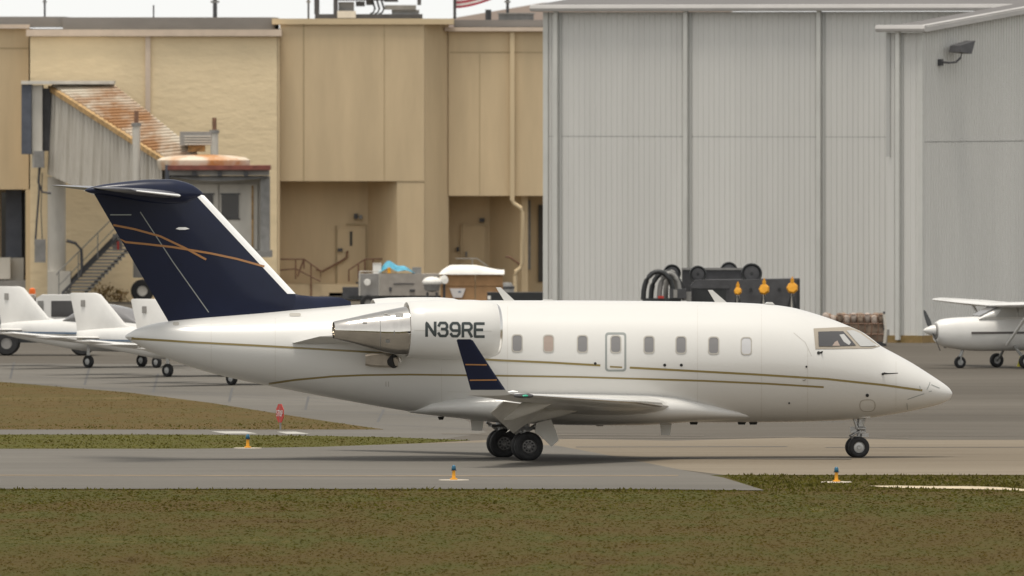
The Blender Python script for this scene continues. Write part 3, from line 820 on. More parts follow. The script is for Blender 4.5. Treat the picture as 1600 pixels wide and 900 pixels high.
for x0, x1, wx0, wx1 in ((284, 341, 314, 333), (343, 402, 346, 373)):
    d_ = cp('cab_door', 'pale_paint', (x0, 288, x1, 390, 1.08, .11))
    cp('door_window', 'glass_dark', (wx0, 304, wx1, 341, 1.03, .05), parent=d_)
    cp('window_gasket', 'charcoal', (wx0 - 2, 302, wx1 + 2, 304, 1.02, .06), (wx0 - 2, 341, wx1 + 2, 343, 1.02, .06), parent=d_)
cp('door_post', 'rust_edge', (393, 290, 396, 390, 1.03, .04))
cp('floor_beam', 'steel_grey', (262, 392, 424, 402, -.2, 3))
# wheel carriage under the bridge
dW = DG(473)
jp('carriage_leg', 'pale_paint', (232, 352, 250, 440, dW - DB + .4, .5))
jp('carriage_leg', 'mid_grey', (208, 405, 238, 434, dW - DB + .5, .6))
for x in (222.5, 262):
    cw = Vector((W(x, 455, dW).x, dW, .46))
    b = MB().revolve([(-.17, .20), (-.17, .40), (-.12, .455), (.12, .455), (.17, .40), (.17, .20)], cw, (0, 1, 0), 24)
    wl = b.build('wheel', 'rubber', jb, world=True, smooth=40)
    MB().revolve([(-.15, .001), (-.13, .10), (-.15, .14), (-.15, .24)], cw, (0, 1, 0), 18).build('rim', 'pale_paint', wl, world=True, smooth=40)
# service stairs with rails
dS = DB - 1.5
st = thing('service_stairs', 'grey metal service stairs leading up to the boarding bridge', 'stairs', (W(100, 460, dS).x, dS, 0))
p0, p1 = (96, 462), (186, 372)
for side in (0, 1.0):
    b = MB(); A, B_ = W(p0[0], p0[1], dS + side), W(p1[0], p1[1], dS + side)
    w = Vector((0, .06, 0)); hh = Vector((0, 0, .3)) if side else Vector((0, 0, .14))
    b.hexa([A, A + w, A + w + hh, A + hh], [B_, B_ + w, B_ + w + hh, B_ + hh]); b.build('stringer', 'charcoal', st, world=True)
NT = 17
for i in range(NT):
    t = (i + .5) / NT
    c0 = W(lerp(p0[0], p1[0], t), lerp(p0[1], p1[1], t), dS)
    MB().box(c0.x - .05, c0.x + .95, dS + .08, dS + .95, c0.z - .02, c0.z + .045).build('tread', 'mid_grey', st, world=True)
b = MB()
A, B_ = W(p0[0] + 36, p0[1], dS + 1.0), W(p1[0] + 22, p1[1] + 12, dS + 1.0)
b.hexa([A, A + Vector((0,.06,0)), A + Vector((0,.06,.16)), A + Vector((0,0,.16))], [B_, B_ + Vector((0,.06,0)), B_ + Vector((0,.06,.16)), B_ + Vector((0,0,.16))])
b.build('stringer', 'charcoal', st, world=True)
b = MB()
for oy in (0, 1.0):
    b.tube([W(88, 430, dS + oy), W(92, 424, dS + oy), W(184, 333, dS + oy)], .025, 6)
    b.tube([W(92, 446, dS + oy), W(184, 352, dS + oy)], .02, 6)
    for t in (0, .33, .66, 1): b.tube([W(lerp(92, 184, t), lerp(462, 374, t), dS + oy), W(lerp(92, 184, t), lerp(424, 333, t), dS + oy)], .02, 6)
b.build('handrail', 'steel_grey', st, world=True)
MB().tube([W(104, 376, dS - .2), W(118, 380, dS - .2), W(127, 390, dS - .2), W(128, 420, dS - .2), W(126, 432, dS - .2)], .06, 8).build('hose_arm', 'charcoal', st, world=True)
MB().pbox(176, 366, 190, 392, dS + .1, .9).build('top_gate', 'steel_grey', st, world=True)
MB().pbox(183, 377, 186, 390, dS + .0, .09).build('red_sign', 'red_paint', st, world=True)
# shrubs at the wall foot
for x, s, lab in ((162, .55, 'small brown dried shrub at the foot of the stucco wall'), (187, .4, 'tiny dried weed by the bridge wheel')):
    c0 = Vector((W(x, 468, DT - 1.4).x, DT - 1.4, 0))
    t = thing('shrub', lab, 'plant', c0)
    b = MB(); rr = random.Random(x)
    for i in range(120):
        a = rr.uniform(0, 6.28); r_ = rr.random() ** .5 * s * .8; z = rr.uniform(.05, s * 1.2)
        p = Vector((math.cos(a) * r_, math.sin(a) * r_, z)); u = Vector((rr.uniform(-1,1), rr.uniform(-1,1), rr.uniform(-1,1))) * .09; v = Vector((rr.uniform(-1,1), rr.uniform(-1,1), rr.uniform(-1,1))) * .09
        b.add([p, p + u, p + u + v, p + v], [(0, 1, 2, 3)])
    b.build('leaf', 'weeds', t)['kind'] = 'stuff'
    b = MB()
    for a in range(5): b.tube([(0, 0, 0), (math.cos(a * 1.3) * s * .4, math.sin(a * 1.3) * s * .4, s)], [.02, .008], 5)
    b.build('stem', 'brown_rail', t)

# ================================================================== ground equipment before the terminal
def wheels(root, pts, r, w, axis=(0, 1, 0), hub='mid_grey'):
    for p in pts:
        b = MB().revolve([(-w, r*.45), (-w, r*.86), (-w*.6, r), (w*.6, r), (w, r*.86), (w, r*.45)], p, axis, 18)
        o = b.build('wheel', 'rubber', root, smooth=40)
        MB().revolve([(-w*.8, .002), (-w*.75, r*.3), (-w*.8, r*.46), (w*.8, r*.46), (w*.75, r*.3), (w*.8, .002)], p, axis, 14).build('hub', hub, o, smooth=40)
def zat(py, d): return W(0, py, d).z
d = DT - 26; s = F / d
x0 = lambda px: W(px, 0, d).x
q = thing('equipment_trailer', 'long grey equipment trailer parked before the recessed dock', 'trailer', (x0(630), d, 0))
o_ = x0(630)
def X(px): return x0(px) - o_
Z = lambda py: zat(py, d)
MB().box(X(594), X(686), 0, 1.6, Z(462), Z(428)).build('body', 'cart_grey', q)
MB().box(X(560), X(594), .1, 1.5, Z(462), Z(428)).build('engine_box', 'mid_grey', q)
MB().box(X(615), X(647), -.02, -.001, Z(444), Z(442.5)).build('grille', 'charcoal', q)
MB().box(X(545), X(690), .05, 1.55, .45, Z(462.2)).build('chassis', 'black_paint', q)
MB().box(X(535), X(562), .3, 1.3, Z(466), Z(449)).build('tool_box', 'charcoal', q)
MB().box(X(608), X(612), -.03, -.001, Z(455), Z(449)).build('latch', 'charcoal', q)
MB().box(X(640), X(648), -.05, -.001, Z(456), Z(452)).build('latch', 'charcoal', q)
b = MB()
for px in (562, 593): b.tube([(X(px), .1, Z(462)), (X(px), .1, Z(424))], .02, 6)
b.tube([(X(562), .1, Z(424)), (X(593), .1, Z(424))], .02, 6); b.build('guard_rail', 'pale_paint', q)
MB().revolve([(-.1, .005), (-.1, .12), (.0, .13)], (X(574), 0, Z(441)), (0, 1, 0), 16).build('lamp', 'cover_white', q)
MB().box(X(644), X(658), .4, 1.1, Z(428), Z(418)).build('exhaust_box', 'steel_grey', q)
wheels(q, [(X(575), .1, .3), (X(668), .1, .3), (X(575), 1.5, .3), (X(668), 1.5, .3)], .3, .12)
# things lying on the trailer
t = thing('blue_tarp', 'crumpled bright blue tarp on top of the grey trailer', 'tarp', (x0(617), d + .8, Z(427.9)))
b = MB(); rings = []
def tarp_h(u, v): return (.50 * math.exp(-((u + .22) / .30) ** 2) + .26 * math.exp(-((u - .38) / .28) ** 2)) * math.exp(-(v / .55) ** 2) + .04 * math.sin(9 * u + 4 * v) * math.exp(-(u*u + v*v) * 2) + .02
nu, nv = 29, 15; base = []
for i in range(nu):
    for j in range(nv):
        u = lerp(-.62, .75, i / (nu - 1)); v = lerp(-.55, .55, j / (nv - 1)); base.append((u, v, max(.015, tarp_h(u, v))))
b.add(base, [(i*nv+j, (i+1)*nv+j, (i+1)*nv+j+1, i*nv+j+1) for i in range(nu-1) for j in range(nv-1)])
b.add([(-.62, -.55, 0), (.75, -.55, 0), (.75, .55, 0), (-.62, .55, 0)], [(0, 1, 2, 3)])
b.build('sheet', 'blue_tarp', t, smooth=60)
MB().box(-.28, -.16, -.62, -.50, .03, .24).build('yellow_tag', 'amber', t)
t = thing('white_box', 'small off white box beside the blue tarp', 'box', (x0(589), d + .6, Z(427.9)))
MB().box(-.16, .16, -.25, .25, 0, .36).build('box_body', 'cover_white', t); MB().box(-.17, .17, -.26, .26, .362, .40).build('lid', 'pale_paint', t)
dd = d - 2
t = thing('storage_tank', 'white domed tank beside the brown crates', 'tank', (W(675, 0, dd).x, dd, 0))
zc = zat(440, dd)
MB().revolve([(-.10, .34), (-.04, .37), (.02, .36), (.10, .30), (.16, .2), (.19, .02)], (0, 0, zc), (0, 0, 1), 24).build('dome', 'cover_white', t, smooth=50)
MB().revolve([(-.105, .33), (-.34, .27), (-.40, .02)], (0, 0, zc), (0, 0, 1), 24).build('tank_bottom', 'steel_grey', t, smooth=50)
b = MB()
for a in range(4): b.tube([(.24 * math.cos(a*1.57+.7), .24 * math.sin(a*1.57+.7), zc - .4), (.34 * math.cos(a*1.57+.7), .34 * math.sin(a*1.57+.7), 0)], .03, 6)
b.build('stand', 'charcoal', t)
t = thing('round_lamp', 'small round white lamp left of the brown crates', 'lamp', (W(694, 0, dd).x, dd + .2, 0))
MB().revolve([(-.16, .05), (-.1, .16), (.02, .17), (.04, .01)], (0, 0, zat(437, dd)), (.5, -.8, .2), 16).build('lamp_head', 'cover_white', t, smooth=50)
MB().tube([(0, .05, zat(440, dd)), (0, .05, 0)], .05, 8).build('stand', 'charcoal', t)
# brown crates under a white cover
dc = d - 1
cz = zat(429, dc)
for px0, px1, lab in ((688, 742, 'left brown crate under the white cover with white label'), (743, 786, 'right brown crate under the white cover')):
    t = thing('brown_crate', lab, 'crate', (W((px0 + px1) / 2, 0, dc).x, dc, 0), group='brown crates under the white cover')
    hw = (W(px1, 0, dc).x - W(px0, 0, dc).x) / 2 - .01
    MB().box(-hw, hw, 0, 1.5, .15, cz).build('crate_body', 'cardboard', t)
    for z0_, z1_ in ((cz - .42, cz - .34), (cz - 1.05, cz - .97), (.15, .25)):
        MB().box(-hw - .01, hw + .01, -.03, -.001, z0_, z1_).build('batten', 'cardboard', t)
    MB().box(-.05, .05, -.028, -.001, .26, cz - 1.06).build('batten', 'cardboard', t)
    MB().box(-hw, hw, .1, 1.4, 0, .149).build('pallet', 'brown_rail', t)
    if px0 < 700:
        lx = W(715, 0, dc).x - W((px0 + px1) / 2, 0, dc).x; za, zb_ = zat(450.5, dc), zat(465, dc)
        MB().prism([(lx - .30, -.05, za), (lx + .30, -.05, za), (lx + .17, -.05, zb_), (lx - .17, -.05, zb_)], (0, .015, 0)).build('paper_label', 'flag_white', t)
        MB().box(lx + .02, lx + .13, -.056, -.051, lerp(za, zb_, .45), lerp(za, zb_, .3)).build('label_print', 'plane_blue', t)
t = thing('crate_cover', 'white plastic cover draped over the brown crates', 'cover', (W(737, 0, dc).x, dc + .7, cz + .004))
b = MB(); hx = (W(788, 0, dc).x - W(686, 0, dc).x) / 2
rings = []
for i in range(25):
    u = i / 24; x = lerp(-hx, hx, u)
    h = .33 * min(1, u / .18) ** .7 * (1 if u < .55 else max(.42, 1 - (u - .55) * 1.5)) + .03 + .004 * math.sin(u * 21)
    rings.append([(x, -.85, 0), (x, -.80, h * .55), (x, -.5, h), (x, .4, h * .95), (x, .85, h * .4), (x, .88, 0)])
b.loft(rings); b.build('sheet', 'cover_white', t, smooth=60)
db = d - 4
t = thing('black_cart', 'low black flatbed cart in front of the hangar corner', 'cart', (W(818, 0, db).x, db, 0))
xa, xb = W(761, 0, db).x - W(818, 0, db).x, W(875, 0, db).x - W(818, 0, db).x
MB().box(xa, xb, 0, 1.5, zat(470, db), zat(457, db)).build('bed', 'black_paint', t)
MB().box(xa + .05, xb - .05, .1, 1.4, .35, zat(470.3, db)).build('chassis', 'charcoal', t)
MB().box(xb - .32, xb - .12, -.02, -.001, zat(466, db), zat(460.5, db)).build('reflector_plate', 'mid_grey', t)
MB().box(xa + .02, xa + .14, -.02, -.001, zat(468, db), zat(462, db)).build('reflector_plate', 'cover_white', t)
wheels(t, [(xa + .5, .15, .32), (xb - .5, .15, .32), (xa + .5, 1.35, .32), (xb - .5, 1.35, .32)], .32, .12)
t = thing('waste_bin', 'small dark round bin between the crates and the downspout', 'bin', (W(792, 0, d + 6).x, d + 6, 0))
MB().revolve([(0, .22), (.05, .24), (zat(446, d + 6) - .1, .28), (zat(442, d + 6), .18), (zat(441, d + 6), .01)], (0, 0, 0), (0, 0, 1), 18).build('bin_body', 'steel_grey', t, smooth=40)
MB().revolve([(zat(447, d + 6) - .1, .285), (zat(447, d + 6) - .04, .30), (zat(447, d + 6), .285)], (0, 0, 0), (0, 0, 1), 18).build('bin_rim', 'charcoal', t, smooth=40)

# ================================================================== ground equipment before the hangar
d = DG(545)
q = thing('heater_cart', 'charcoal ground heater cart with round black drums before the hangar', 'ground cart', (W(1150, 0, d).x, d, 0))
o_ = W(1150, 0, d).x
def X(px): return W(px, 0, d).x - o_
def Z(py): return zat(py, d)
b = MB().prism([(X(1081), 0, .55), (X(1250), 0, .55), (X(1250), 0, Z(435.5)), (X(1160), 0, Z(437)), (X(1086), 0, Z(437.5)), (X(1080), 0, Z(446))], (0, 1.9, 0))
b.build('body', 'charcoal', q)
MB().box(X(1083), X(1134), -.03, -.001, Z(492), Z(451)).build('side_opening', 'black_paint', q)
MB().box(X(1078), X(1140), -.05, -.001, Z(450.6), Z(446)).build('opening_frame', 'charcoal', q)
MB().box(X(1245), X(1249), -.03, -.001, .6, Z(437.5)).build('corner_strip', 'black_paint', q)
MB().box(X(1067), X(1161), 1.95, 3.4, .55, Z(420.5)).build('rear_box', 'charcoal', q)
MB().box(X(1066), X(1162), 1.9, 1.949, Z(423), Z(419.5)).build('box_edge', 'steel_grey', q)
for px, py, r, yy in ((1091, 429, .27, 1.0), (1175, 428, .33, .9), (1051, 428, .28, 2.2), (1141, 425, .28, 3.5)):
    r *= 1.05; c0 = (X(px), yy, Z(py))
    dm = MB().revolve([(-.2, .005), (-.17, r*.75), (-.22, r*.92), (-.18, r), (.25, r), (.3, r*.9), (.3, .005)], c0, (0, 1, 0), 26).build('drum', 'black_paint', q, smooth=40)
    MB().tube([(c0[0], yy + .1, c0[2] - r), (c0[0], yy + .1, .5)], .06, 6).build('drum_post', 'charcoal', q)
    MB().revolve([(-.19, .004), (-.20, r*.5), (-.185, r*.72)], c0, (0, 1, 0), 20).build('drum_face', 'charcoal', dm, smooth=40)
MB().box(X(1060), X(1245), .2, 3.2, .42, .549).build('chassis', 'black_paint', q)
for px in (1173, 1218): MB().revolve([(-.02, .002), (-.02, .05), (0, .05)], (X(px), 0, Z(452)), (0, 1, 0), 10).build('bolt', 'black_paint', q)
wheels(q, [(X(1095), .25, .42), (X(1225), .25, .42), (X(1095), 3.1, .42), (X(1225), 3.1, .42)], .42, .14)
# hose cart
q = thing('hose_cart', 'small cart with black and grey hose hoops left of the heater cart', 'ground cart', (W(1030, 0, d).x, d - .6, 0))
o_ = W(1030, 0, d).x
for px0, px1, top_, yy, m_ in ((1005, 1052, 424, .1, 'black_paint'), (1017, 1066, 425, .5, 'black_paint'), (1030, 1062, 427, .25, 'steel_grey'), (1040, 1058, 425, .8, 'mid_grey')):
    pts = [(lerp(X(px0), X(px1), .5) - math.cos(a) * (X(px1) - X(px0)) / 2, yy, Z(468) + math.sin(a) ** .8 * (Z(top_) - Z(468))) for a in [math.pi * k / 14 for k in range(15)]]
    MB().tube(pts, .085, 10).build('hose', m_, q, smooth=50)
MB().box(X(1004), X(1064), 0, 1.2, .55, Z(466)).build('bed', 'black_paint', q)
MB().box(X(1046), X(1072), -.05, .9, Z(465.8), Z(451)).build('pump_box', 'charcoal', q)
MB().box(X(1028), X(1037), -.04, .1, Z(465.8), Z(462)).build('red_valve', 'red_paint', q)
MB().box(X(1068), X(1080), .1, .6, .6, Z(456)).build('gauge_box', 'steel_grey', q)
MB().box(X(1052), X(1058), -.1, -.051, Z(465), Z(452)).build('pipe', 'mid_grey', q)
wheels(q, [(X(1014), .1, .35), (X(1060), .1, .35), (X(1014), 1.1, .35), (X(1060), 1.1, .35)], .35, .12)
# tripod markers with amber heads
tr = None
for px, yh, r, lab in ((1153, 455, .14, 'amber tripod stand, leftmost of three before the heater cart'), (1194, 452, .19, 'amber tripod stand, middle one of three before the heater cart'), (1238, 450, .20, 'amber tripod stand, rightmost of three before the heater cart')):
    dt_ = d - 1.6; z = zat(yh, dt_)
    t = thing('tripod_stand', lab, 'tripod', (W(px, 0, dt_).x, dt_, 0), group='amber tripod stands')
    a0_ = random.uniform(0, .5)
    hd = MB().revolve([(-.10, .01), (-.09, r * .8), (0, r), (.09, r * .8), (.10, .01)], (0, 0, z), (random.uniform(-.3, .3), -1, .25), 7).build('amber_head', 'amber', t)
    MB().tube([(0, 0, z + r * .75), (0, 0, z + r + .10)], .06, 8).build('head_stem', 'amber', t)
    MB().box(-.025, .025, -.02, .02, z + r + .101, z + r + .17).build('head_tip', 'amber', t)
    MB().tube([(0, 0, z - r * .6), (0, 0, .5)], .045, 8).build('centre_pole', 'pale_paint', t)
    for k in range(3):
        a = a0_ + k * 2.094 - 1.57
        MB().tube([(0, 0, z - r * .55), (math.cos(a) * .55, math.sin(a) * .55, 0)], .03, 6).build('leg', 'black_paint', t)
# netted cargo pallet by the hangar wall
d = DG(541)
q = thing('cargo_pallet', 'pallet of brown bundles under netting against the hangar wall', 'pallet', (W(1348, 0, d).x, d, 0))
o_ = W(1348, 0, d).x
def X(px): return W(px, 0, d).x - o_
rr = random.Random(5)
MB().box(X(1281), X(1385), 0, 1.3, 0, .14).build('pallet_base', 'charcoal', q)
b = MB(); rings = []
for i in range(15):
    u = i / 14; x = lerp(X(1285), X(1381), u); h = zat(491, d) + .06 * math.sin(u * 23) - (.10 if i in (0, 14) else 0)
    rings.append([(x, .05, .141), (x, -.02 + .04 * math.sin(u * 30), h * .5), (x, .08, h * .9), (x, .3, h), (x, 1.0, h), (x, 1.2, h * .8), (x, 1.25, .141)])
b.loft(rings); b.build('bundle_wrap', 'net_brown', q, smooth=60)
for i in range(9):
    x = lerp(X(1290), X(1377), i / 8); z = zat(494, d) - .05 - .08 * (i % 2)
    c0 = Vector((x, .02, z)); rx_, rz_ = .12, .17
    b = MB(); rings = []
    for k in range(7):
        a = -math.pi/2 + math.pi * k / 6
        rings.append([c0 + Vector((rx_ * math.cos(a) * math.cos(t_), .10 * math.cos(a) * math.sin(t_), rz_ * math.sin(a))) + Vector((0, 0, 0)) for t_ in [2*math.pi*j/10 for j in range(10)]])
    b.loft(rings, cap=False); b.build('bundle', 'bag_pale' if i % 3 != 2 else 'net_brown', q, smooth=60)
b = MB()
for i in range(10):
    x = lerp(X(1287), X(1381), i / 9); b.tube([(x, -.06, .2), (x + .05, -.09, zat(510, d)), (x, -.06, zat(495, d)), (x, .3, zat(490, d))], .015, 5)
for z in (.4, .75, 1.05): b.tube([(X(1309), -.07, z), (X(1381), -.07, z)], .015, 5)
b.build('net', 'brown_rail', q)
MB().tube([(X(1381), -.1, zat(491, d)), (X(1384), -.1, zat(515, d)), (X(1382), -.1, .1)], .05, 6).build('strap', 'pale_paint', q)
MB().pbox(1380, 487, 1383, 515, d - .05, .5).build('end_board', 'charcoal', q, world=True)
# ================================================================== small parked aeroplanes
def ring_e(x, zc, ry, rz, n=20, sq=1.0, y0=0.0):
    out = []
    for k in range(n):
        a = 2 * math.pi * k / n
        c, s_ = math.cos(a), math.sin(a)
        out.append((x, y0 + ry * math.copysign(abs(c) ** sq, c), zc + rz * math.copysign(abs(s_) ** sq, s_)))
    return out
def foil(x_le, chord, y, z, th, twist=0.0, n=9, vertical=False):
    """closed section; chord runs aft (-x)"""
    up, lo = [], []
    for i in range(n + 1):
        t = (1 - math.cos(math.pi * i / n)) / 2
        h = th * (1.48 * math.sqrt(t) - .63 * t - 1.76 * t * t + 1.42 * t ** 3 - .51 * t ** 4) * 1.0
        up.append((t, h)); lo.append((t, -h * .8 if not vertical else -h))
    pts = up + lo[-2:0:-1]
    ct, st_ = math.cos(twist), math.sin(twist)
    out = []
    for t, h in pts:
        dx, dz = -t * chord, h * chord
        if vertical: out.append((x_le + dx, y + dz, z))
        else: out.append((x_le + dx * ct - dz * st_, y, z + dx * st_ * -1 * -1 + dz * ct))
    return out
def small_wheel(root, p, r, w, name='wheel'):
    o = MB().revolve([(-w, r*.5), (-w, r*.85), (-w*.5, r), (w*.5, r), (w, r*.85), (w, r*.5)], p, (0, 1, 0), 20).build(name, 'rubber', root, smooth=40)
    MB().revolve([(-w*.9, .002), (-w*.8, r*.5), (w*.8, r*.5), (w*.9, .002)], p, (0, 1, 0), 14).build('hub', 'gear_metal', o, smooth=40)
    return o

# ---- high wing trainer (nose along local +x, origin on the ground between the main wheels)
def high_wing(root):
    tab = [(-5.3, 1.32, .05, .10), (-4.6, 1.28, .12, .22), (-3.0, 1.20, .30, .40), (-1.6, 1.18, .46, .56), (-.6, 1.14, .54, .60), (.4, 1.09, .56, .56), (1.2, 1.06, .54, .53), (1.9, 1.08, .48, .48), (2.3, 1.10, .40, .41), (2.48, 1.12, .28, .29)]
    b = MB().loft([ring_e(x, *interp(tab, x), n=24, sq=.8) for x in np.linspace(-5.3, 2.48, 46)])
    b.build('fuselage', 'plane_white', root, smooth=50)
    # cabin greenhouse
    ct = [(-1.9, 1.68, .40, .08), (-1.3, 1.66, .48, .22), (-.5, 1.68, .52, .28), (.35, 1.68, .51, .28), (.55, 1.66, .50, .24), (.95, 1.60, .46, .12), (1.2, 1.52, .42, .03)]
    b = MB().loft([ring_e(x, *interp(ct, x), n=20, sq=.7) for x in np.linspace(-1.9, 1.2, 20)])
    cabn = b.build('cabin', 'plane_white', root, smooth=50)
    for sgn in (1, -1):
        y = sgn * .535
        for x0, x1, x2, x3 in ((.02, .46, .72, .02), (-.72, -.04, -.04, -.68)):
            MB().prism([(x0, y, 1.86), (x1, y, 1.86), (x2, y, 1.58), (x3, y, 1.58)], (0, sgn * .012, 0)).build('side_window', 'glass_screen', cabn)
        MB().box(-2.8, 1.5, sgn * .52, sgn * .565, 1.06, 1.13).build('stripe', 'plane_stripe', root)
    MB().prism([(.53, -.42, 1.90), (.53, .42, 1.90), (1.12, .36, 1.60), (1.12, -.36, 1.60)], (.03, 0, .03)).build('windscreen', 'glass_grey', cabn)
    # wing, struts
    for sgn in (1, -1):
        secs = [foil(.75, 1.63, sgn * 0.02, 1.93, .12), foil(.75, 1.63, sgn * 2.6, 1.98, .12), foil(.62, 1.15, sgn * 5.35, 2.04, .11), foil(.45, .75, sgn * 5.48, 2.05, .07)]
        w = MB().loft(secs).build('wing', 'plane_white', root, smooth=40)
        MB().box(-.86, -.80, sgn * 2.8, sgn * 5.2, 1.95, 1.97).build('aileron_gap', 'panel_line', w)
        MB().tube([(.35, sgn * .55, .72), (.28, sgn * 2.65, 1.92)], .045, 8).build('wing_strut', 'plane_white', root, smooth=50)
        st_ = MB().tube([(0.05, sgn * .35, .72), (0, sgn * .85, .42), (0, sgn * 1.18, .22)], [.05, .045, .04], 8).build('gear_leg', 'gear_metal', root, smooth=50)
        small_wheel(root, (0, sgn * 1.27, .22), .22, .08)
        MB().loft([foil(-4.55, .95, sgn * .05, 1.30, .09), foil(-4.75, .62, sgn * 1.65, 1.32, .09)]).build('tailplane', 'plane_white', root, smooth=40)
    MB().loft([foil(-3.9, 1.5, 0, 1.40, .08, vertical=True), foil(-4.75, .62, 0, 2.68, .08, vertical=True)]).build('fin', 'plane_white', root, smooth=40)
    # engine, propeller, nose gear
    MB().revolve([(0, .25), (.03, .22), (.04, .01)], (2.48, 0, 1.13), (1, 0, 0), 22).build('cowl_front', 'mid_grey', root)
    MB().revolve([(0, .17), (.12, .15), (.30, .07), (.37, .005)], (2.52, 0, 1.17), (1, 0, 0), 20).build('spinner', 'plane_white', root, smooth=50)
    an = math.radians(140)
    for k in (0, math.pi):
        a = an + k; dv = Vector((0, math.cos(a), math.sin(a))); nv = Vector((1, 0, 0)); tv = nv.cross(dv)
        c0 = Vector((2.60, 0, 1.17)); pr_ = []
        for t, w_, tw in ((.12, .05, 1.0), (.35, .085, .75), (.65, .075, .5), (.86, .055, .35), (.94, .02, .3)):
            u = tv * math.cos(tw) + nv * math.sin(tw); v_ = u.cross(dv)
            p = c0 + dv * t
            pr_.append([p + u * w_ + v_ * 0, p + v_ * .014, p - u * w_, p - v_ * .014])
        MB().loft(pr_).build('propeller_blade', 'black_paint', root, smooth=60)
    MB().tube([(1.55, 0, .72), (1.68, 0, .30)], .05, 8).tube([(1.68, .09, .42), (1.68, .09, .18)], .02, 6).tube([(1.68, -.09, .42), (1.68, -.09, .18)], .02, 6).build('nose_strut', 'gear_metal', root, smooth=50)
    small_wheel(root, (1.68, 0, .185), .185, .065, 'nose_wheel')
    MB().tube([(2.1, -.2, .80), (2.1, -.2, .62)], .04, 8).build('exhaust_pipe', 'dark_metal', root)
al = math.radians(19)
p = G(1580, 575)
hw = thing('high_wing_aeroplane', 'white single engine high wing aeroplane parked before the annex', 'aeroplane', (p.x, p.y, 0), math.pi + al)
high_wing(hw)
q = thing('wheel_chock', 'yellow wedge by the wheels of the high wing aeroplane', 'chock', G(1594, 573))
MB().prism([(-.10, 0, 0), (.16, 0, 0), (.10, 0, .30), (-.0, 0, .34)], (0, .12, 0)).build('wedge', 'yellow_chock', q)
MB().tube([(.05, .06, .33), (.05, .06, .42)], .02, 6).build('handle', 'charcoal', q)

# ---- low wing tourers in a row
def low_wing(root):
    tab = [(-4.7, 1.15, .05, .16), (-4.0, 1.12, .14, .26), (-2.6, 1.06, .34, .40), (-1.2, 1.02, .52, .52), (.3, 1.02, .56, .54), (1.4, 1.02, .52, .48), (2.2, 1.04, .42, .38), (2.5, 1.06, .28, .26)]
    MB().loft([ring_e(x, *interp(tab, x), n=20, sq=.85) for x in np.linspace(-4.7, 2.5, 34)]).build('fuselage', 'plane_white', root, smooth=50)
    ct = [(-1.9, 1.42, .30, .05), (-1.2, 1.55, .44, .26), (-.3, 1.60, .48, .34), (.5, 1.56, .46, .28), (1.2, 1.40, .42, .06)]
    c = MB().loft([ring_e(x, *interp(ct, x), n=18, sq=.8) for x in np.linspace(-1.9, 1.2, 16)]).build('canopy', 'glass_grey', root, smooth=50)
    MB().loft([[(x, y * 1.02, z + .015) for x, y, z in ring_e(x_, *interp(ct, x_), n=18, sq=.8)] for x_ in (-.35, -.15)]).build('canopy_frame', 'plane_white', c, smooth=50)
    for s_ in (1, -1):
        MB().loft([foil(.7, 1.6, s_ * .2, .72, .13), foil(.45, 1.05, s_ * 4.9, 1.10, .11), foil(.3, .7, s_ * 5.05, 1.12, .06)]).build('wing', 'plane_white', root, smooth=40)
        MB().loft([foil(-3.65, 1.05, s_ * .05, 1.12, .09), foil(-3.95, .70, s_ * 2.0, 1.16, .08)]).build('tailplane', 'plane_white', root, smooth=40)
        MB().box(-4.0, 1.6, s_ * .50, s_ * .575, 1.02, 1.08).build('stripe', 'plane_blue', root)
        MB().tube([(0, s_ * 1.25, .75), (0, s_ * 1.25, .25)], .05, 8).build('gear_leg', 'gear_metal', root)
        small_wheel(root, (0, s_ * 1.25, .20), .20, .07)
    fn = MB().loft([foil(-1.6, 3.1, 0, 1.28, .03, vertical=True), foil(-2.75, 2.0, 0, 1.52, .06, vertical=True), foil(-3.75, 1.25, 0, 2.42, .07, vertical=True), foil(-3.95, 1.0, 0, 2.47, .04, vertical=True)]).build('fin', 'plane_white', root, smooth=40)
    for s_ in (1, -1): MB().box(-4.52, -4.36, s_ * .045, s_ * .06, 2.05, 2.25).build('fin_emblem', 'mid_grey', fn)
    MB().revolve([(0, .26), (.05, .2), (.06, .01)], (2.5, 0, 1.06), (1, 0, 0), 18).build('cowl_front', 'mid_grey', root)
    MB().revolve([(0, .16), (.2, .11), (.34, .005)], (2.55, 0, 1.06), (1, 0, 0), 18).build('spinner', 'plane_white', root, smooth=50)
    for k in range(2):
        a = .5 + k * math.pi
        MB().tube([(2.62, math.cos(a) * .1, 1.06 + math.sin(a) * .1), (2.62, math.cos(a) * .5, 1.06 + math.sin(a) * .5), (2.62, math.cos(a) * .92, 1.06 + math.sin(a) * .92)], [.05, .07, .03], 6).build('propeller_blade', 'black_paint', root)
    MB().tube([(1.6, 0, .7), (1.7, 0, .2)], .04, 8).build('nose_strut', 'gear_metal', root)
    small_wheel(root, (1.7, 0, .18), .18, .06, 'nose_wheel')
be = math.radians(-40)
def lw_at(px, py):
    """put the starboard (near) main wheel on this ground pixel"""
    p = G(px, py); return p - (Matrix.Rotation(be, 3, 'Z') @ Vector((0, -1.25, 0)))
lw = thing('low_wing_aeroplane', 'nearest white low wing aeroplane, its fin beside the navy tail', 'aeroplane', lw_at(362, 602), be, 'low wing aeroplanes parked in a row')
low_wing(lw)
for px, py, lab in ((262, 589, 'middle white low wing aeroplane of the row, second fin from the navy tail'), (138, 575, 'farthest left white low wing aeroplane, cut by the picture edge')):
    c = copy_tree(lw, None, lab); put(c, lw_at(px, py), be)
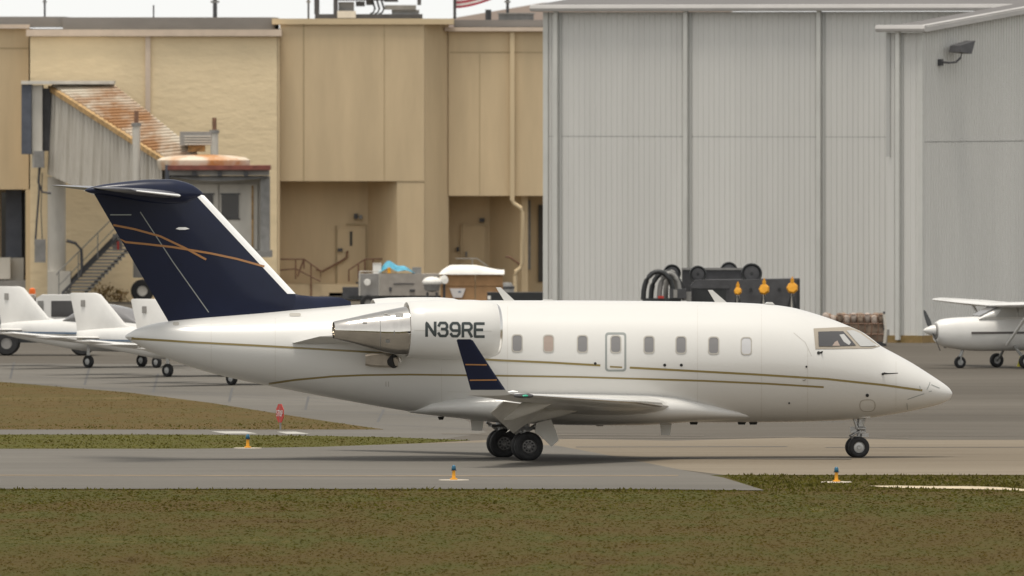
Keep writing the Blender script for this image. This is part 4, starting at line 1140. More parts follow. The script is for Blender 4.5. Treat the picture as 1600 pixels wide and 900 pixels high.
# utility truck behind them
d = DG(556)
q = thing('utility_truck', 'white cabbed utility truck with orange beacon behind the parked aeroplanes', 'truck', (W(95, 0, d).x, d, 0))
o_ = W(95, 0, d).x
def X(px): return W(px, 0, d).x - o_
def Z(py): return zat(py, d)
cabm = MB().loft([[(X(55), y, .6), (X(150), y, .6), (X(150), y, Z(508)), (X(133), y, Z(497)), (X(119), y + (0 if y > 1 else .06), Z(466)), (X(112), y, Z(461)), (X(64), y, Z(461)), (X(56), y, Z(466))] for y in (0, 1.8)])
cabm.build('cab', 'plane_white', q)
MB().prism([(X(80), -.02, Z(470)), (X(115), -.02, Z(470)), (X(127), -.02, Z(495)), (X(80), -.02, Z(495))], (0, .015, 0)).build('side_window', 'glass_dark', q)
MB().box(X(59), X(68), -.03, -.001, Z(505), Z(470)).build('rear_pillar', 'steel_grey', q)
MB().box(X(-10), X(54), .0, 1.8, .75, Z(480)).build('bed', 'steel_grey', q)
MB().box(X(-10), X(54), -.05, 1.85, Z(479.8), Z(461)).build('cargo_box', 'cart_grey', q)
MB().box(X(14), X(38), -.08, -.051, Z(475), Z(466)).build('box_opening', 'black_paint', q)
MB().box(X(-12), X(150), .1, 1.7, .42, .599).build('chassis', 'black_paint', q)
MB().revolve([(0, .10), (.02, .11), (.16, .10), (.2, .01)], (X(50), .3, Z(459.5)), (0, 0, 1), 14).build('beacon', 'beacon', q, smooth=40)
wheels(q, [(X(10), .1, .4), (X(128), .1, .4), (X(10), 1.7, .4), (X(128), 1.7, .4)], .4, .14)

# ================================================================== taxiway lights and sign
lt = None
for px, py, h, lab in ((387, 701, .36, 'blue taxiway light on orange post beside the green grass strip'), (709, 751, .38, 'blue taxiway light on orange post standing on the grey taxiway edge'), (1307, 754, .38, 'blue taxiway light on orange post in the grass below the nose wheel')):
    p = G(px, py)
    if lt is None:
        lt = thing('taxiway_light', lab, 'taxiway light', p, group='blue taxiway edge lights')
        MB().tube([(0, 0, .02), (0, 0, .24)], [.045, .034], 10).build('post', 'amber', lt, smooth=40)
        MB().revolve([(0, .085), (.03, .085), (.035, .055)], (0, 0, .0215), (0, 0, 1), 14, cap=True).build('base_flange', 'amber', lt, smooth=30)
        MB().revolve([(0, .04), (.02, .05), (.08, .048), (.11, .032), (.125, .004)], (0, 0, .24), (0, 0, 1), 14).build('lens', 'blue_lens', lt, smooth=40)
        MB().revolve([(0, .065), (.018, .065)], (0, 0, .232), (0, 0, 1), 14, cap=True).build('lens_ring', 'black_paint', lt)
        MB().revolve([(-.01, .36), (.0205, .34)], (0, 0, 0), (0, 0, 1), 24, cap=True).build('concrete_pad', 'pad', lt)
    else:
        c = copy_tree(lt, None, lab); put(c, p, 0)
for o in [x for x in COL.objects if x.name.startswith('taxiway_light')]: o.scale = (1, 1, .98)
p = G(437, 672)
q = thing('stop_sign', 'small red octagonal stop sign on a post in the dry grass', 'sign', (p.x, p.y, 0), math.radians(-66))
MB().tube([(0, .02, 0), (0, .02, .62)], .025, 8).build('post', 'steel_grey', q)
R8 = .255; zc = .43
MB().prism([(R8 * math.cos(math.pi/8 + k * math.pi/4), 0, zc + R8 * math.sin(math.pi/8 + k * math.pi/4)) for k in range(8)], (0, .015, 0)).build('sign_plate', 'red_paint', q)
bd = MB()
ST = {'S': [[(.8,.9),(.5,1),(.2,.9),(.2,.6),(.8,.4),(.8,.1),(.5,0),(.2,.1)]], 'T': [[(0,1),(1,1)],[(.5,1),(.5,0)]], 'O': [[(.5,1),(.15,.8),(.15,.2),(.5,0),(.85,.2),(.85,.8),(.5,1)]], 'P': [[(.15,0),(.15,1),(.7,1),(.9,.85),(.9,.6),(.7,.47),(.15,.47)]]}
for i, ch in enumerate('STOP'):
    for stroke in ST[ch]:
        for a, c in zip(stroke[:-1], stroke[1:]):
            A = Vector((-.20 + i * .105 + a[0] * .08, -.006, zc - .07 + a[1] * .14)); C = Vector((-.20 + i * .105 + c[0] * .08, -.006, zc - .07 + c[1] * .14))
            n_ = (C - A).normalized(); e = Vector((n_.z, 0, -n_.x)) * .013; A -= n_ * .008; C += n_ * .008
            bd.add([A - e, A + e, C + e, C - e], [(0, 1, 2, 3)])
bd.build('lettering', 'flag_white', q)
# ================================================================== business jet
PSI = math.radians(10.5)
JO = Vector((0, 421.6, 0))
cps, sps = math.cos(PSI), math.sin(PSI)
jet = thing('business_jet', 'white twin engine business jet with navy tail and gold stripes on the taxiway', 'aeroplane', JO, PSI)
def J(px, py, Y=0.0):
    """local point of the jet seen at this photo pixel, Y metres to port of its axis"""
    k = (px - 800) / F
    X_ = (k * (JO.y + Y * cps) - JO.x + Y * sps) / (cps - k * sps)
    dd = JO.y + X_ * sps + Y * cps
    return Vector((X_, Y, CAM_H - (py - HOR) / F * dd))
JM = MW[jet]; JI = JM.inverted()
EYE = JI @ Vector((0, 0, CAM_H))
def ray(px, py):
    return ((JI @ W(px, py, 400)) - EYE).normalized()
def bvh(o):
    me = o.data
    return BVHTree.FromPolygons([v.co.copy() for v in me.vertices], [tuple(p.vertices) for p in me.polygons])
def cast(tree, px, py, off, Yg=-.6):
    hit, n, i, dist = tree.ray_cast(EYE, ray(px, py))
    if hit is None:
        hit, n, i, dist = tree.find_nearest(J(px, py, Yg))
    if n.dot(EYE - hit) < 0: n = -n
    return hit + n * off
# ---- fuselage
FT = [  # px, top, bottom, half width
 (196, 524.0, 528.0, .05), (203, 519.5, 532.0, .13), (214, 513.5, 538.0, .22), (232, 507.5, 547.5, .34), (262, 502.0, 560.5, .50), (300, 498.0, 574.0, .66), (350, 493.5, 588.0, .83),
 (420, 487.5, 603.0, 1.02), (500, 480.5, 618.5, 1.18), (560, 476.0, 629.5, 1.27), (620, 472.3, 640.0, 1.33), (700, 470.0, 651.0, 1.36), (780, 469.3, 657.0, 1.365), (900, 469.5, 659.0, 1.365), (1000, 470.2, 660.0, 1.365),
 (1100, 471.5, 660.0, 1.365), (1160, 473.2, 660.0, 1.36), (1200, 475.5, 659.7, 1.35), (1235, 480.0, 659.3, 1.34), (1265, 487.6, 658.6, 1.31), (1300, 499.0, 657.4, 1.26), (1330, 511.2, 655.6, 1.19), (1345, 518.0, 654.2, 1.14),
 (1360, 528.2, 652.6, 1.08), (1375, 540.0, 650.6, 1.01), (1400, 553.6, 646.6, .87), (1425, 567.5, 642.0, .71), (1448, 582.0, 637.0, .53), (1465, 593.0, 632.6, .38), (1477, 601.3, 628.0, .24), (1484, 607.5, 623.0, .13), (1487.5, 613.0, 617.5, .03)]
pxs = list(np.linspace(196, 214, 8)) + list(np.linspace(220, 1180, 60)) + list(np.linspace(1190, 1470, 48)) + list(np.linspace(1472, 1487.5, 12))
rings = []
NSEG = 56
for px in pxs:
    t_, b_, w_ = interp(FT, px)
    a = J(px, t_); c = J(px, b_)
    zc = (a.z + c.z) / 2; rz = (a.z - c.z) / 2
    flat = 1.0
    rings.append(ring_e(a.x, zc, w_, rz, NSEG))
fus = MB().loft(rings).build('fuselage', 'jet_white', jet, smooth=60)
FB = bvh(fus)
# belly and wing root fairing
BT = [(640, 640, 5, .2), (665, 636, 12, .85), (720, 634, 20, 1.30), (790, 634, 27, 1.50), (900, 636, 28.5, 1.58), (990, 637, 27.5, 1.56), (1035, 637.5, 25, 1.43), (1075, 639.5, 20, 1.20), (1120, 643.5, 14, .93), (1160, 647.5, 8, .66), (1180, 650, 4, .4)]
rings = []
for px in np.linspace(640, 1180, 44):
    c_, h_, w_ = interp(BT, px)
    a = J(px, c_); rz = h_ / 66
    rings.append(ring_e(a.x, a.z, w_, rz, 40, .8))
belly = MB().loft(rings).build('belly_fairing', 'jet_white', jet, smooth=60)
BB = bvh(belly)

# ---- surface decals
def ribbon(name, m, pts, w, tree, off=.006, parent=None, step=6):
    """thin painted band through photo pixels, w pixels wide, laid on the surface"""
    fine = []
    for (a, c) in zip(pts[:-1], pts[1:]):
        n_ = max(1, int(math.hypot(c[0]-a[0], c[1]-a[1]) / step))
        for i in range(n_): fine.append((lerp(a[0], c[0], i / n_), lerp(a[1], c[1], i / n_)))
    fine.append(pts[-1])
    b = MB(); v = []
    for i, (x, y) in enumerate(fine):
        x0_, y0_ = fine[max(0, i-1)]; x1_, y1_ = fine[min(len(fine)-1, i+1)]
        l_ = math.hypot(x1_-x0_, y1_-y0_) or 1
        nx, ny = -(y1_-y0_)/l_ * w/2, (x1_-x0_)/l_ * w/2
        v += [cast(tree, x - nx, y - ny, off), cast(tree, x + nx, y + ny, off)]
    b.add(v, [(2*i, 2*i+2, 2*i+3, 2*i+1) for i in range(len(fine) - 1)])
    return b.build(name, m, parent or jet, smooth=60)
def rrect(cx, cy, w, h, r, n=5):
    out = []
    for sx, sy, a0 in ((1, -1, -90), (1, 1, 0), (-1, 1, 90), (-1, -1, 180)):
        for i in range(n):
            a = math.radians(a0 + 90 * i / (n - 1))
            out.append((cx + sx * (w/2 - r) + r * math.cos(a), cy + sy * (h/2 - r) + r * math.sin(a)))
    return out
def dense(poly, step=3.0):
    out = []
    for i, a in enumerate(poly):
        c = poly[(i + 1) % len(poly)]; n_ = max(1, int(math.hypot(c[0]-a[0], c[1]-a[1]) / step))
        out += [(lerp(a[0], c[0], k / n_), lerp(a[1], c[1], k / n_)) for k in range(n_)]
    return out
def patch(name, m, poly, tree, off, parent=None, mirror=False):
    cx = sum(p[0] for p in poly) / len(poly); cy = sum(p[1] for p in poly) / len(poly)
    poly = dense(poly)
    b = MB(); n_ = len(poly); v = []
    for s_ in (1, .7, .35): v += [cast(tree, cx + (x - cx) * s_, cy + (y - cy) * s_, off) for x, y in poly]
    v.append(cast(tree, cx, cy, off))
    f_ = [(k*n_ + i, k*n_ + (i+1) % n_, (k+1)*n_ + (i+1) % n_, (k+1)*n_ + i) for k in (0, 1) for i in range(n_)] + [(2*n_ + i, 2*n_ + (i+1) % n_, 3*n_) for i in range(n_)]
    if mirror: v = [Vector((p.x, -p.y, p.z)) for p in v]
    b.add(v, f_)
    return b.build(name, m, parent or jet, smooth=60)
def band(name, m, outer, inner, tree, off, parent=None, mirror=False):
    """flat ring between two outlines, with a small raised edge"""
    n_ = len(outer)
    v = [cast(tree, x, y, off) for x, y in outer] + [cast(tree, x, y, off) for x, y in inner] + [cast(tree, x, y, -.004) for x, y in outer] + [cast(tree, x, y, -.004) for x, y in inner]
    f_ = []
    for i in range(n_):
        j = (i+1) % n_
        f_ += [(i, j, n_+j, n_+i), (2*n_+i, 2*n_+j, j, i), (n_+i, n_+j, 3*n_+j, 3*n_+i)]
    if mirror: v = [Vector((p.x, -p.y, p.z)) for p in v]
    return MB().add(v, f_).build(name, m, parent or jet, smooth=40)
def seg(poly, k=8):
    out = []
    for i, a in enumerate(poly):
        c = poly[(i + 1) % len(poly)]
        out += [(lerp(a[0], c[0], t / k), lerp(a[1], c[1], t / k)) for t in range(k)]
    return out
UP = [(199, 528.5), (250, 531.5), (300, 534.8), (420, 541), (540, 548), (640, 554), (780, 563), (860, 566.5), (938, 571)]
ribbon('gold_stripe', 'gold', UP, 3.2, FB)
ribbon('gold_stripe', 'gold', [(953, 573), (972, 574)], 2.4, FB, .008)
ribbon('gold_stripe', 'gold', [(984, 574.5), (1080, 579.5), (1180, 585), (1290, 592), (1380, 601.5), (1441, 610)], 3.2, FB)
ribbon('gold_stripe', 'gold', [(420, 599.5), (460, 593.5), (520, 588), (570, 586), (640, 585.2), (780, 587), (900, 589), (1000, 592), (1100, 595), (1200, 599.5), (1287, 604.8)], 2.8, FB)
# cabin windows
WX = [(808, 536.5), (857, 537), (910, 537.5), (962, 538), (1014, 538.7), (1064, 539.2), (1115, 540), (1166, 540.7)]
for i, (x, y) in enumerate(WX):
    o, n_ = rrect(x, y, 17.5, 28, 5.5), rrect(x, y, 14.2, 24.4, 4.5)
    gm = 'glass_warm' if i == 1 else 'glass_pale' if i == 7 else 'glass_grey'
    fr = band('window_frame', 'panel_line', o, n_, FB, .012)
    patch('pane', gm, rrect(x, y, 14.6, 24.8, 4.5), FB, .005, fr)
    fr = band('window_frame', 'panel_line', o, n_, FB, .012, mirror=True)
    patch('pane', 'glass_grey', rrect(x, y, 14.6, 24.8, 4.5), FB, .005, fr, mirror=True)
band('emergency_exit', 'grey_line', seg(rrect(962, 550, 33, 61, 5)), seg(rrect(962, 550, 27, 55, 3.5)), FB, .008)
# cockpit glazing
FRAME = [(1271, 513.5), (1300, 512.2), (1326, 511.2), (1337, 515), (1346, 519.5), (1360, 530), (1375, 541.2), (1362, 544.8), (1330, 545), (1300, 545.5), (1274, 545.5)]
patch('cockpit_frame', 'grey_frame', FRAME, FB, .010)
patch('cockpit_frame', 'grey_frame', FRAME, FB, .010, mirror=True)
SIDE = [(1278, 519), (1300, 518.5), (1317, 518.5), (1327, 529), (1337, 540.5), (1300, 541.5), (1279, 541.5)]
SCR = [(1322, 517.5), (1333, 517.0), (1344, 522), (1356, 531), (1369, 540.8), (1357, 542), (1344, 541.8), (1333, 530)]
for mir in (False, True):
    patch('side_window', 'glass_dark', SIDE, FB, .022, mirror=mir)
    patch('windscreen', 'glass_screen', SCR, FB, .022, mirror=mir)
patch('sun_visor', 'glass_screen', [(1311, 524), (1318, 523), (1329, 536), (1326, 540), (1318, 535)], FB, .025)
patch('crew_seat', 'glass_warm', [(1300, 541), (1304, 535), (1308, 533), (1312, 541)], FB, .025)
# probes, vents and small panels
for x, y, r_ in ((930, 568, 2.2), (1038.5, 570.5, 2.4), (1064.5, 570.5, 2.4), (1279, 551.5, 2.6), (1355, 617.5, 2.6), (1043, 615.5, 2.8), (1260, 573, 1.6), (1233, 629.5, 1.5)):
    patch('vent_port', 'soot', rrect(x, y, r_*2, r_*2, r_*.99, 4), FB if y < 612 or x > 1190 else BB, .012)
b = MB().tube([cast(FB, 1379, 584.5, .0), cast(FB, 1379, 584.5, .09), cast(FB, 1384, 585, .10) + Vector((.0, 0, 0)), cast(FB, 1399, 585.2, .11)], [.03, .025, .016, .01], 8)
b.build('pitot_probe', 'soot', jet)
b = MB().tube([cast(FB, 1283, 551, .0), cast(FB, 1284, 550.5, .06)], [.03, .015], 8); b.build('air_probe', 'soot', jet)
b = MB().tube([cast(FB, 1255, 593.5, .0), cast(FB, 1259, 592, .05)], [.02, .012], 6); b.build('air_probe', 'steel_grey', jet)
band('nose_panel', 'panel_line', rrect(1355.5, 633.5, 25, 19, 8), rrect(1355.5, 633.5, 22.6, 16.6, 7), FB, .006)
for pts in ([(1448, 609), (1452, 601), (1453, 597)], [(1437, 603), (1438, 610)], [(1418, 624), (1432, 619), (1444, 615)], [(1455, 601), (1468, 606.5)], [(1418, 640), (1417, 630)], [(1451, 612), (1456, 611)]):
    ribbon('panel_gap', 'grey_line', pts, .9, FB, .006, step=3)
ribbon('panel_gap', 'panel_line', [(603, 596), (603, 604)], 1.0, FB); ribbon('panel_gap', 'panel_line', [(607, 596), (607, 604)], 1.0, FB)
for x, y, w_ in ((461, 492, 18), (275, 506, 10)):
    patch('tail_vent', 'panel_line', rrect(x, y, w_, 5, 2.4, 5), FB, .008)
ribbon('panel_gap', 'panel_line', [(1240, 520), (1258, 535), (1268, 556)], .6, FB, .004)
for x, y0_, y1_ in ((690, 575, 645), (793, 478, 610), (1090, 478, 640), (1190, 480, 652), (1262, 545, 655), (1400, 560, 645), (330, 500, 580), (430, 492, 600)):
    ribbon('skin_joint', 'skin_joint', [(x, y0_), (x, (y0_ + y1_) / 2), (x, y1_)], .55, FB, .0035)
ribbon('skin_joint', 'skin_joint', [(700, 612), (900, 616)], .5, FB, .0035)
# ---- antennas
def blade(name, pts, th=.03, m='jet_white', Y=0.0):
    MB().prism([J(x, y, Y) - Vector((0, th/2, 0)) for x, y in pts], (0, th, 0)).build(name, m, jet)
blade('blade_antenna', [(775, 449), (782, 449), (805, 470.5), (788, 470.5)], .04)
blade('blade_antenna', [(1106, 453), (1113, 453), (1136, 473), (1118, 473)], .04)
blade('blade_antenna', [(514, 468), (522, 468), (532, 481), (518, 482)], .03)
blade('low_antenna', [(846, 470.5), (850, 467.8), (862, 467.8), (866, 470.5)], .08)
blade('low_antenna', [(1062, 472), (1066, 470), (1072, 470), (1074, 472)], .05)
blade('belly_antenna', [(735, 651), (757, 651), (753, 673), (737, 673)], .04, 'jet_belly')
blade('belly_antenna', [(1031, 655), (1050, 655), (1047, 680), (1033, 680)], .04, 'jet_belly')
blade('drain_mast', [(684, 651), (694, 651), (692, 656), (686, 656)], .05, 'soot')
blade('drain_mast', [(930, 660), (945, 660), (942, 666), (932, 666)], .05, 'steel_grey')
for x in (1084, 1159, 1177): blade('drain_mast', [(x - 7, 658), (x + 7, 658), (x + 5, 663.5), (x - 5, 663.5)], .05, 'soot')
blade('beacon_light', [(1195, 474.5), (1199, 472), (1206, 472), (1210, 476)], .12, 'jet_white')

# ---- fin
def fin_le(y): return 316 + (y - 303) * .929
def fin_te(y): return 150 + (y - 308) * .583
rings = []
for y in np.linspace(512, 294, 24):
    le, te = J(fin_le(min(y, 470)), y), J(fin_te(y), y)
    rings.append(foil(le.x, le.x - te.x, 0, (le.z + te.z) / 2, .085, vertical=True, n=14))
fin = MB().loft(rings).build('fin', 'navy', jet, smooth=50)
VB = bvh(fin)
# dorsal fillet
rings = []
for x, tp_, w_ in ((400, 486, .02), (430, 475, .05), (448, 464, .075), (459, 458.5, .08), (470, 461.3, .085), (490, 463, .09), (515, 463.4, .08), (532, 465.0, .06), (548, 471, .02)):
    a, c = J(x, tp_), J(x, 494)
    rings.append([(a.x, 0, a.z), (a.x, -w_ * .6, a.z - .05), (a.x, -w_, a.z - .22), (a.x, -w_ * 1.5, c.z), (a.x, w_ * 1.5, c.z), (a.x, w_, a.z - .22), (a.x, w_ * .6, a.z - .05)])
MB().loft(rings).build('dorsal_fillet', 'navy', jet, smooth=50)
# leading edge, the polished metal's bright reflection painted as plain white
rings = []
for y in np.linspace(459, 303.5, 10):
    le = J(fin_le(y), y); cz = (le.z)
    te = J(fin_te(y), y); f_ = foil(le.x, le.x - te.x, 0, 0, .085, vertical=True, n=14)
    pts = []
    for dx, sgn in ((.20, 1), (.12, 1), (.06, 1), (.0, 0), (.06, -1), (.12, -1), (.20, -1)):
        ch = le.x - te.x; t = dx / ch
        h = .085 * (1.48 * math.sqrt(t) - .63 * t - 1.76 * t * t + 1.42 * t ** 3) * ch
        pts.append((le.x - dx + (.012 if dx < .1 else 0), sgn * (h + .008), cz))
    rings.append(pts)
MB().loft(rings).build('leading_edge', 'bright_white', fin, smooth=60)
ribbon('orange_stripe', 'orange_gold', [(177, 351.5), (210, 358), (250, 369), (290, 388), (322, 405.5)], 3.2, VB, .008, fin)
ribbon('orange_stripe', 'orange_gold', [(189, 377.5), (230, 381.5), (270, 386), (330, 396), (370, 404.5), (413, 416.5)], 3.2, VB, .010, fin)
ribbon('hinge_line', 'grey_line', [(219, 331), (270, 409), (326, 488)], 1.5, VB, .007, fin)
ribbon('static_wick', 'grey_line', [(172, 335.5), (205, 335.5)], 1.8, VB, .03, fin)
patch('fin_lamp', 'bright_white', [(274, 357.5), (279, 355), (290, 355), (296, 357.5), (289, 359), (280, 359)], VB, .03, fin)
# bullet fairing and tailplane
BU = [(133, 296.0, 298.5, .02), (142, 292.5, 302, .09), (165, 287.5, 305, .16), (200, 283, 312, .22), (235, 280.2, 318, .24), (265, 280, 321, .23), (285, 283.2, 321, .20), (300, 288.5, 316, .14), (311, 296, 310, .08), (318, 302, 305, .02)]
rings = []
for px in np.linspace(133, 318, 34):
    t_, b_, w_ = interp(BU, px); a, c = J(px, t_), J(px, b_)
    rings.append(ring_e(a.x, (a.z + c.z) / 2, w_, (a.z - c.z) / 2, 24))
bul = MB().loft(rings).build('bullet_fairing', 'navy', jet, smooth=60)
tw = math.radians(-5.2)
zr_ = J(287, 308, -.2).z
xr = J(287, 308, -.2).x
for s_ in (-1, 1):
    secs = []
    for t in np.linspace(0, 1, 7):
        ch = lerp(2.15, 1.05, t); secs.append(foil(xr - 1.62 * t, ch, s_ * lerp(.10, 3.15, t), zr_ + .15 * t + .02, .10, tw, 10))
    last = secs[-1]
    cxm = sum(p[0] for p in last) / len(last); czm = sum(p[2] for p in last) / len(last)
    secs.append([(cxm + (p[0] - cxm) * .75, s_ * 3.24, czm + (p[2] - czm) * .3) for p in last])
    tpn = MB().loft(secs).build('tailplane', 'stab_grey', jet, smooth=45)
    rings = []
    for t in np.linspace(0.06, .99, 5):
        ch = lerp(2.15, 1.05, t) ; f_ = foil(xr - 1.62 * t + .012, ch * .15, s_ * lerp(.10, 3.15, t), zr_ + .15 * t + .02, .27, tw, 6)
        rings.append(f_)
    MB().loft(rings).build('leading_edge', 'bright_white', tpn, smooth=60)

# ---- engines
def engine(s_):
    """s_ = -1 starboard (near), +1 port; built from the near side and mirrored"""
    Y = -2.28
    def E(px, py): return J(px, py, Y)
    c0 = E(700, 515)
    def rev(name, m, prof, parent=None, tilt=0.0, n=44, mir=s_):
        # prof: (px, centre row, radius in px)
        rings = []
        for px, cy, r_ in prof:
            c_ = E(px, cy); r__ = r_ / 66.3
            rings.append([(c_.x, (Y + r__ * math.cos(a)) * (1 if mir < 0 else -1), c_.z + r__ * math.sin(a)) for a in [2*math.pi*k/n for k in range(n)]])
        return MB().loft(rings, cap=False).build(name, m, parent or jet, smooth=40)
    nac = rev('engine_nacelle', 'jet_white', [(640, 514.5, 40.0), (635, 514.5, 42.6), (636, 514.5, 43.5), (660, 514.6, 45.5), (700, 515, 46.8), (740, 515, 46.6), (762, 515, 44.9), (770, 515, 42.8), (774.5, 515, 41.0)])
    lip = rev('inlet_lip', 'bare_metal', [(774.5, 515, 41.0), (777.5, 515, 39.3), (779, 515, 37.8), (779.5, 515, 36.0), (778, 515, 34.2), (772, 515, 32.5), (764, 515, 31.8)], nac)
    rev('inlet_duct', 'mid_grey', [(764, 515, 31.8), (740, 515, 31.5), (720, 515, 31.0)], nac)
    fan = rev('fan_disc', 'dark_metal', [(722, 515, 31.0), (724, 515, 10), (738, 515, .3)], nac)
    core = rev('core_cowl', 'nozzle_metal', [(642, 516, 38.5), (634, 517, 38.4), (618, 518.2, 36.6), (596, 518, 32.0), (570, 517, 25.5), (545, 516.3, 19.0), (522, 515.8, 13.8), (521, 515.8, 12.8), (530, 515.8, 12.2), (560, 516, 12)], nac)
    rev('exhaust_plug', 'soot', [(560, 516, 11.9), (556, 516, 6), (540, 516, 1)], nac)
    rev('fan_exit', 'soot', [(641, 515, 39.9), (646, 515.5, 38.0), (646, 515.5, 36)], nac)
    # pylon
    b = MB(); secs = []
    for Yp, xa, xb_, za in ((-.95, 745, 455, 528.5), (-1.25, 742, 460, 528.5), (-1.75, 730, 500, 523.5)):
        le, te = J(xa, za, Yp), J(xb_, za + (7 if Yp > -1.5 else 2), Yp)
        f_ = foil(le.x, le.x - te.x, Yp, le.z, .055, 0, 10)
        secs.append([(x, y * (1 if s_ < 0 else -1), lerp(z, z + (te.z - le.z), (le.x - x) / (le.x - te.x))) for x, y, z in f_])
    MB().loft(secs).build('pylon', 'jet_white', jet, smooth=45)
    return nac
nac = engine(-1); engine(1)
NBV = bvh(nac); core = [o for o in nac.children if o.name.startswith('core_cowl')][0]; CB = bvh(core)
ribbon('nozzle_seam', 'steel_grey', [(594, 490), (594.5, 517), (594.5, 549)], 1.0, CB, .006, nac)
for x, y, w_, h_ in ((624, 493, 13, 6), (603, 491, 5, 2), (607, 494, 6, 1.6), (570, 504.5, 7, 3), (606, 533, 7, 5), (616, 520, 1.5, 7)):
    patch('cowl_vent', 'steel_grey' if h_ > 4 else 'mid_grey', rrect(x, y, w_, h_, min(w_, h_) * .3, 4), CB, .012, nac)
ribbon('cowl_seam', 'panel_line', [(641, 516.5), (700, 517), (768, 517.5)], .5, NBV, .003, nac)
# registration on the nacelle, stroke letters
GL = {'N': [[(0, 0), (0, 1), (1, 0), (1, 1)]],
      '3': [[(.02, .80), (.18, 1), (.78, 1), (.97, .85), (.97, .66), (.80, .53), (.38, .53)], [(.80, .53), (1, .38), (1, .17), (.80, 0), (.18, 0), (0, .20)]],
      '9': [[(.03, .16), (.2, 0), (.76, 0), (1, .20), (1, .80), (.78, 1), (.22, 1), (0, .82), (0, .60), (.22, .43), (1, .43)]],
      'R': [[(0, 0), (0, 1), (.78, 1), (1, .84), (1, .64), (.78, .48), (0, .48)], [(.62, .48), (1, .0)]],
      'E': [[(1, 1), (0, 1), (0, 0), (1, 0)], [(0, .52), (.82, .52)]]}
x = 666.5
lett = 0
for ch in 'N39RE':
    w_ = 13.4; h_ = 20.2; yb = 524.5 + lett * .35
    b = MB()
    for stroke in GL[ch]:
        pts = [(x + u * w_, yb - v * h_) for u, v in stroke]
        fine = []
        for a, c in zip(pts[:-1], pts[1:]):
            n_ = max(2, int(math.hypot(c[0]-a[0], c[1]-a[1]) / 1.5))
            fine += [(lerp(a[0], c[0], i / n_), lerp(a[1], c[1], i / n_)) for i in range(n_)]
        fine.append(pts[-1])
        # extend ends by half the stroke
        def ext(p, q_): 
            l_ = math.hypot(p[0]-q_[0], p[1]-q_[1]); return (p[0] + (p[0]-q_[0]) / l_ * 1.7, p[1] + (p[1]-q_[1]) / l_ * 1.7)
        fine = [ext(fine[0], fine[1])] + fine + [ext(fine[-1], fine[-2])]
        v = []
        for i, (xx, yy) in enumerate(fine):
            x0_, y0_ = fine[max(0, i-1)]; x1_, y1_ = fine[min(len(fine)-1, i+1)]
            l_ = math.hypot(x1_-x0_, y1_-y0_) or 1; nx, ny = -(y1_-y0_)/l_ * 2.15, (x1_-x0_)/l_ * 2.15
            v += [cast(NBV, xx - nx, yy - ny, .007 + .0002 * (i % 3)), cast(NBV, xx + nx, yy + ny, .007 + .0002 * (i % 3))]
        b.add(v, [(2*i, 2*i+2, 2*i+3, 2*i+1) for i in range(len(fine) - 1)])
    o = b.build('registration_letter', 'lettering', nac)
    x += 18.9; lett += 1
# air scoop under the nozzle
def sc(px, py, Y): return J(px, py, Y)
b = MB()
rings = []
for px, yt, yb in ((571, 553, 571), (580, 551.5, 573), (600, 551, 574), (614, 555, 574.5), (622, 557, 574)):
    rings.append([sc(px, yt, -1.05), sc(px, yt, -1.62), sc(px, yt + 4, -1.78), sc(px, yb - 3, -1.72), sc(px, yb, -1.55), sc(px, yb, -1.0)])
MB().loft(rings).build('air_scoop', 'scoop_shade_dirt', jet, smooth=30)
MB().revolve([(0, .12), (.10, .165), (.14, .16), (.13, .13), (.12, .01)], sc(609, 564.5, -1.66), (.75, -.65, 0), 20).build('scoop_mouth', 'soot', jet, smooth=40)
MB().tube([sc(624, 559, -1.7), sc(626, 566, -1.7)], .035, 8).build('scoop_lip', 'bare_metal', jet)

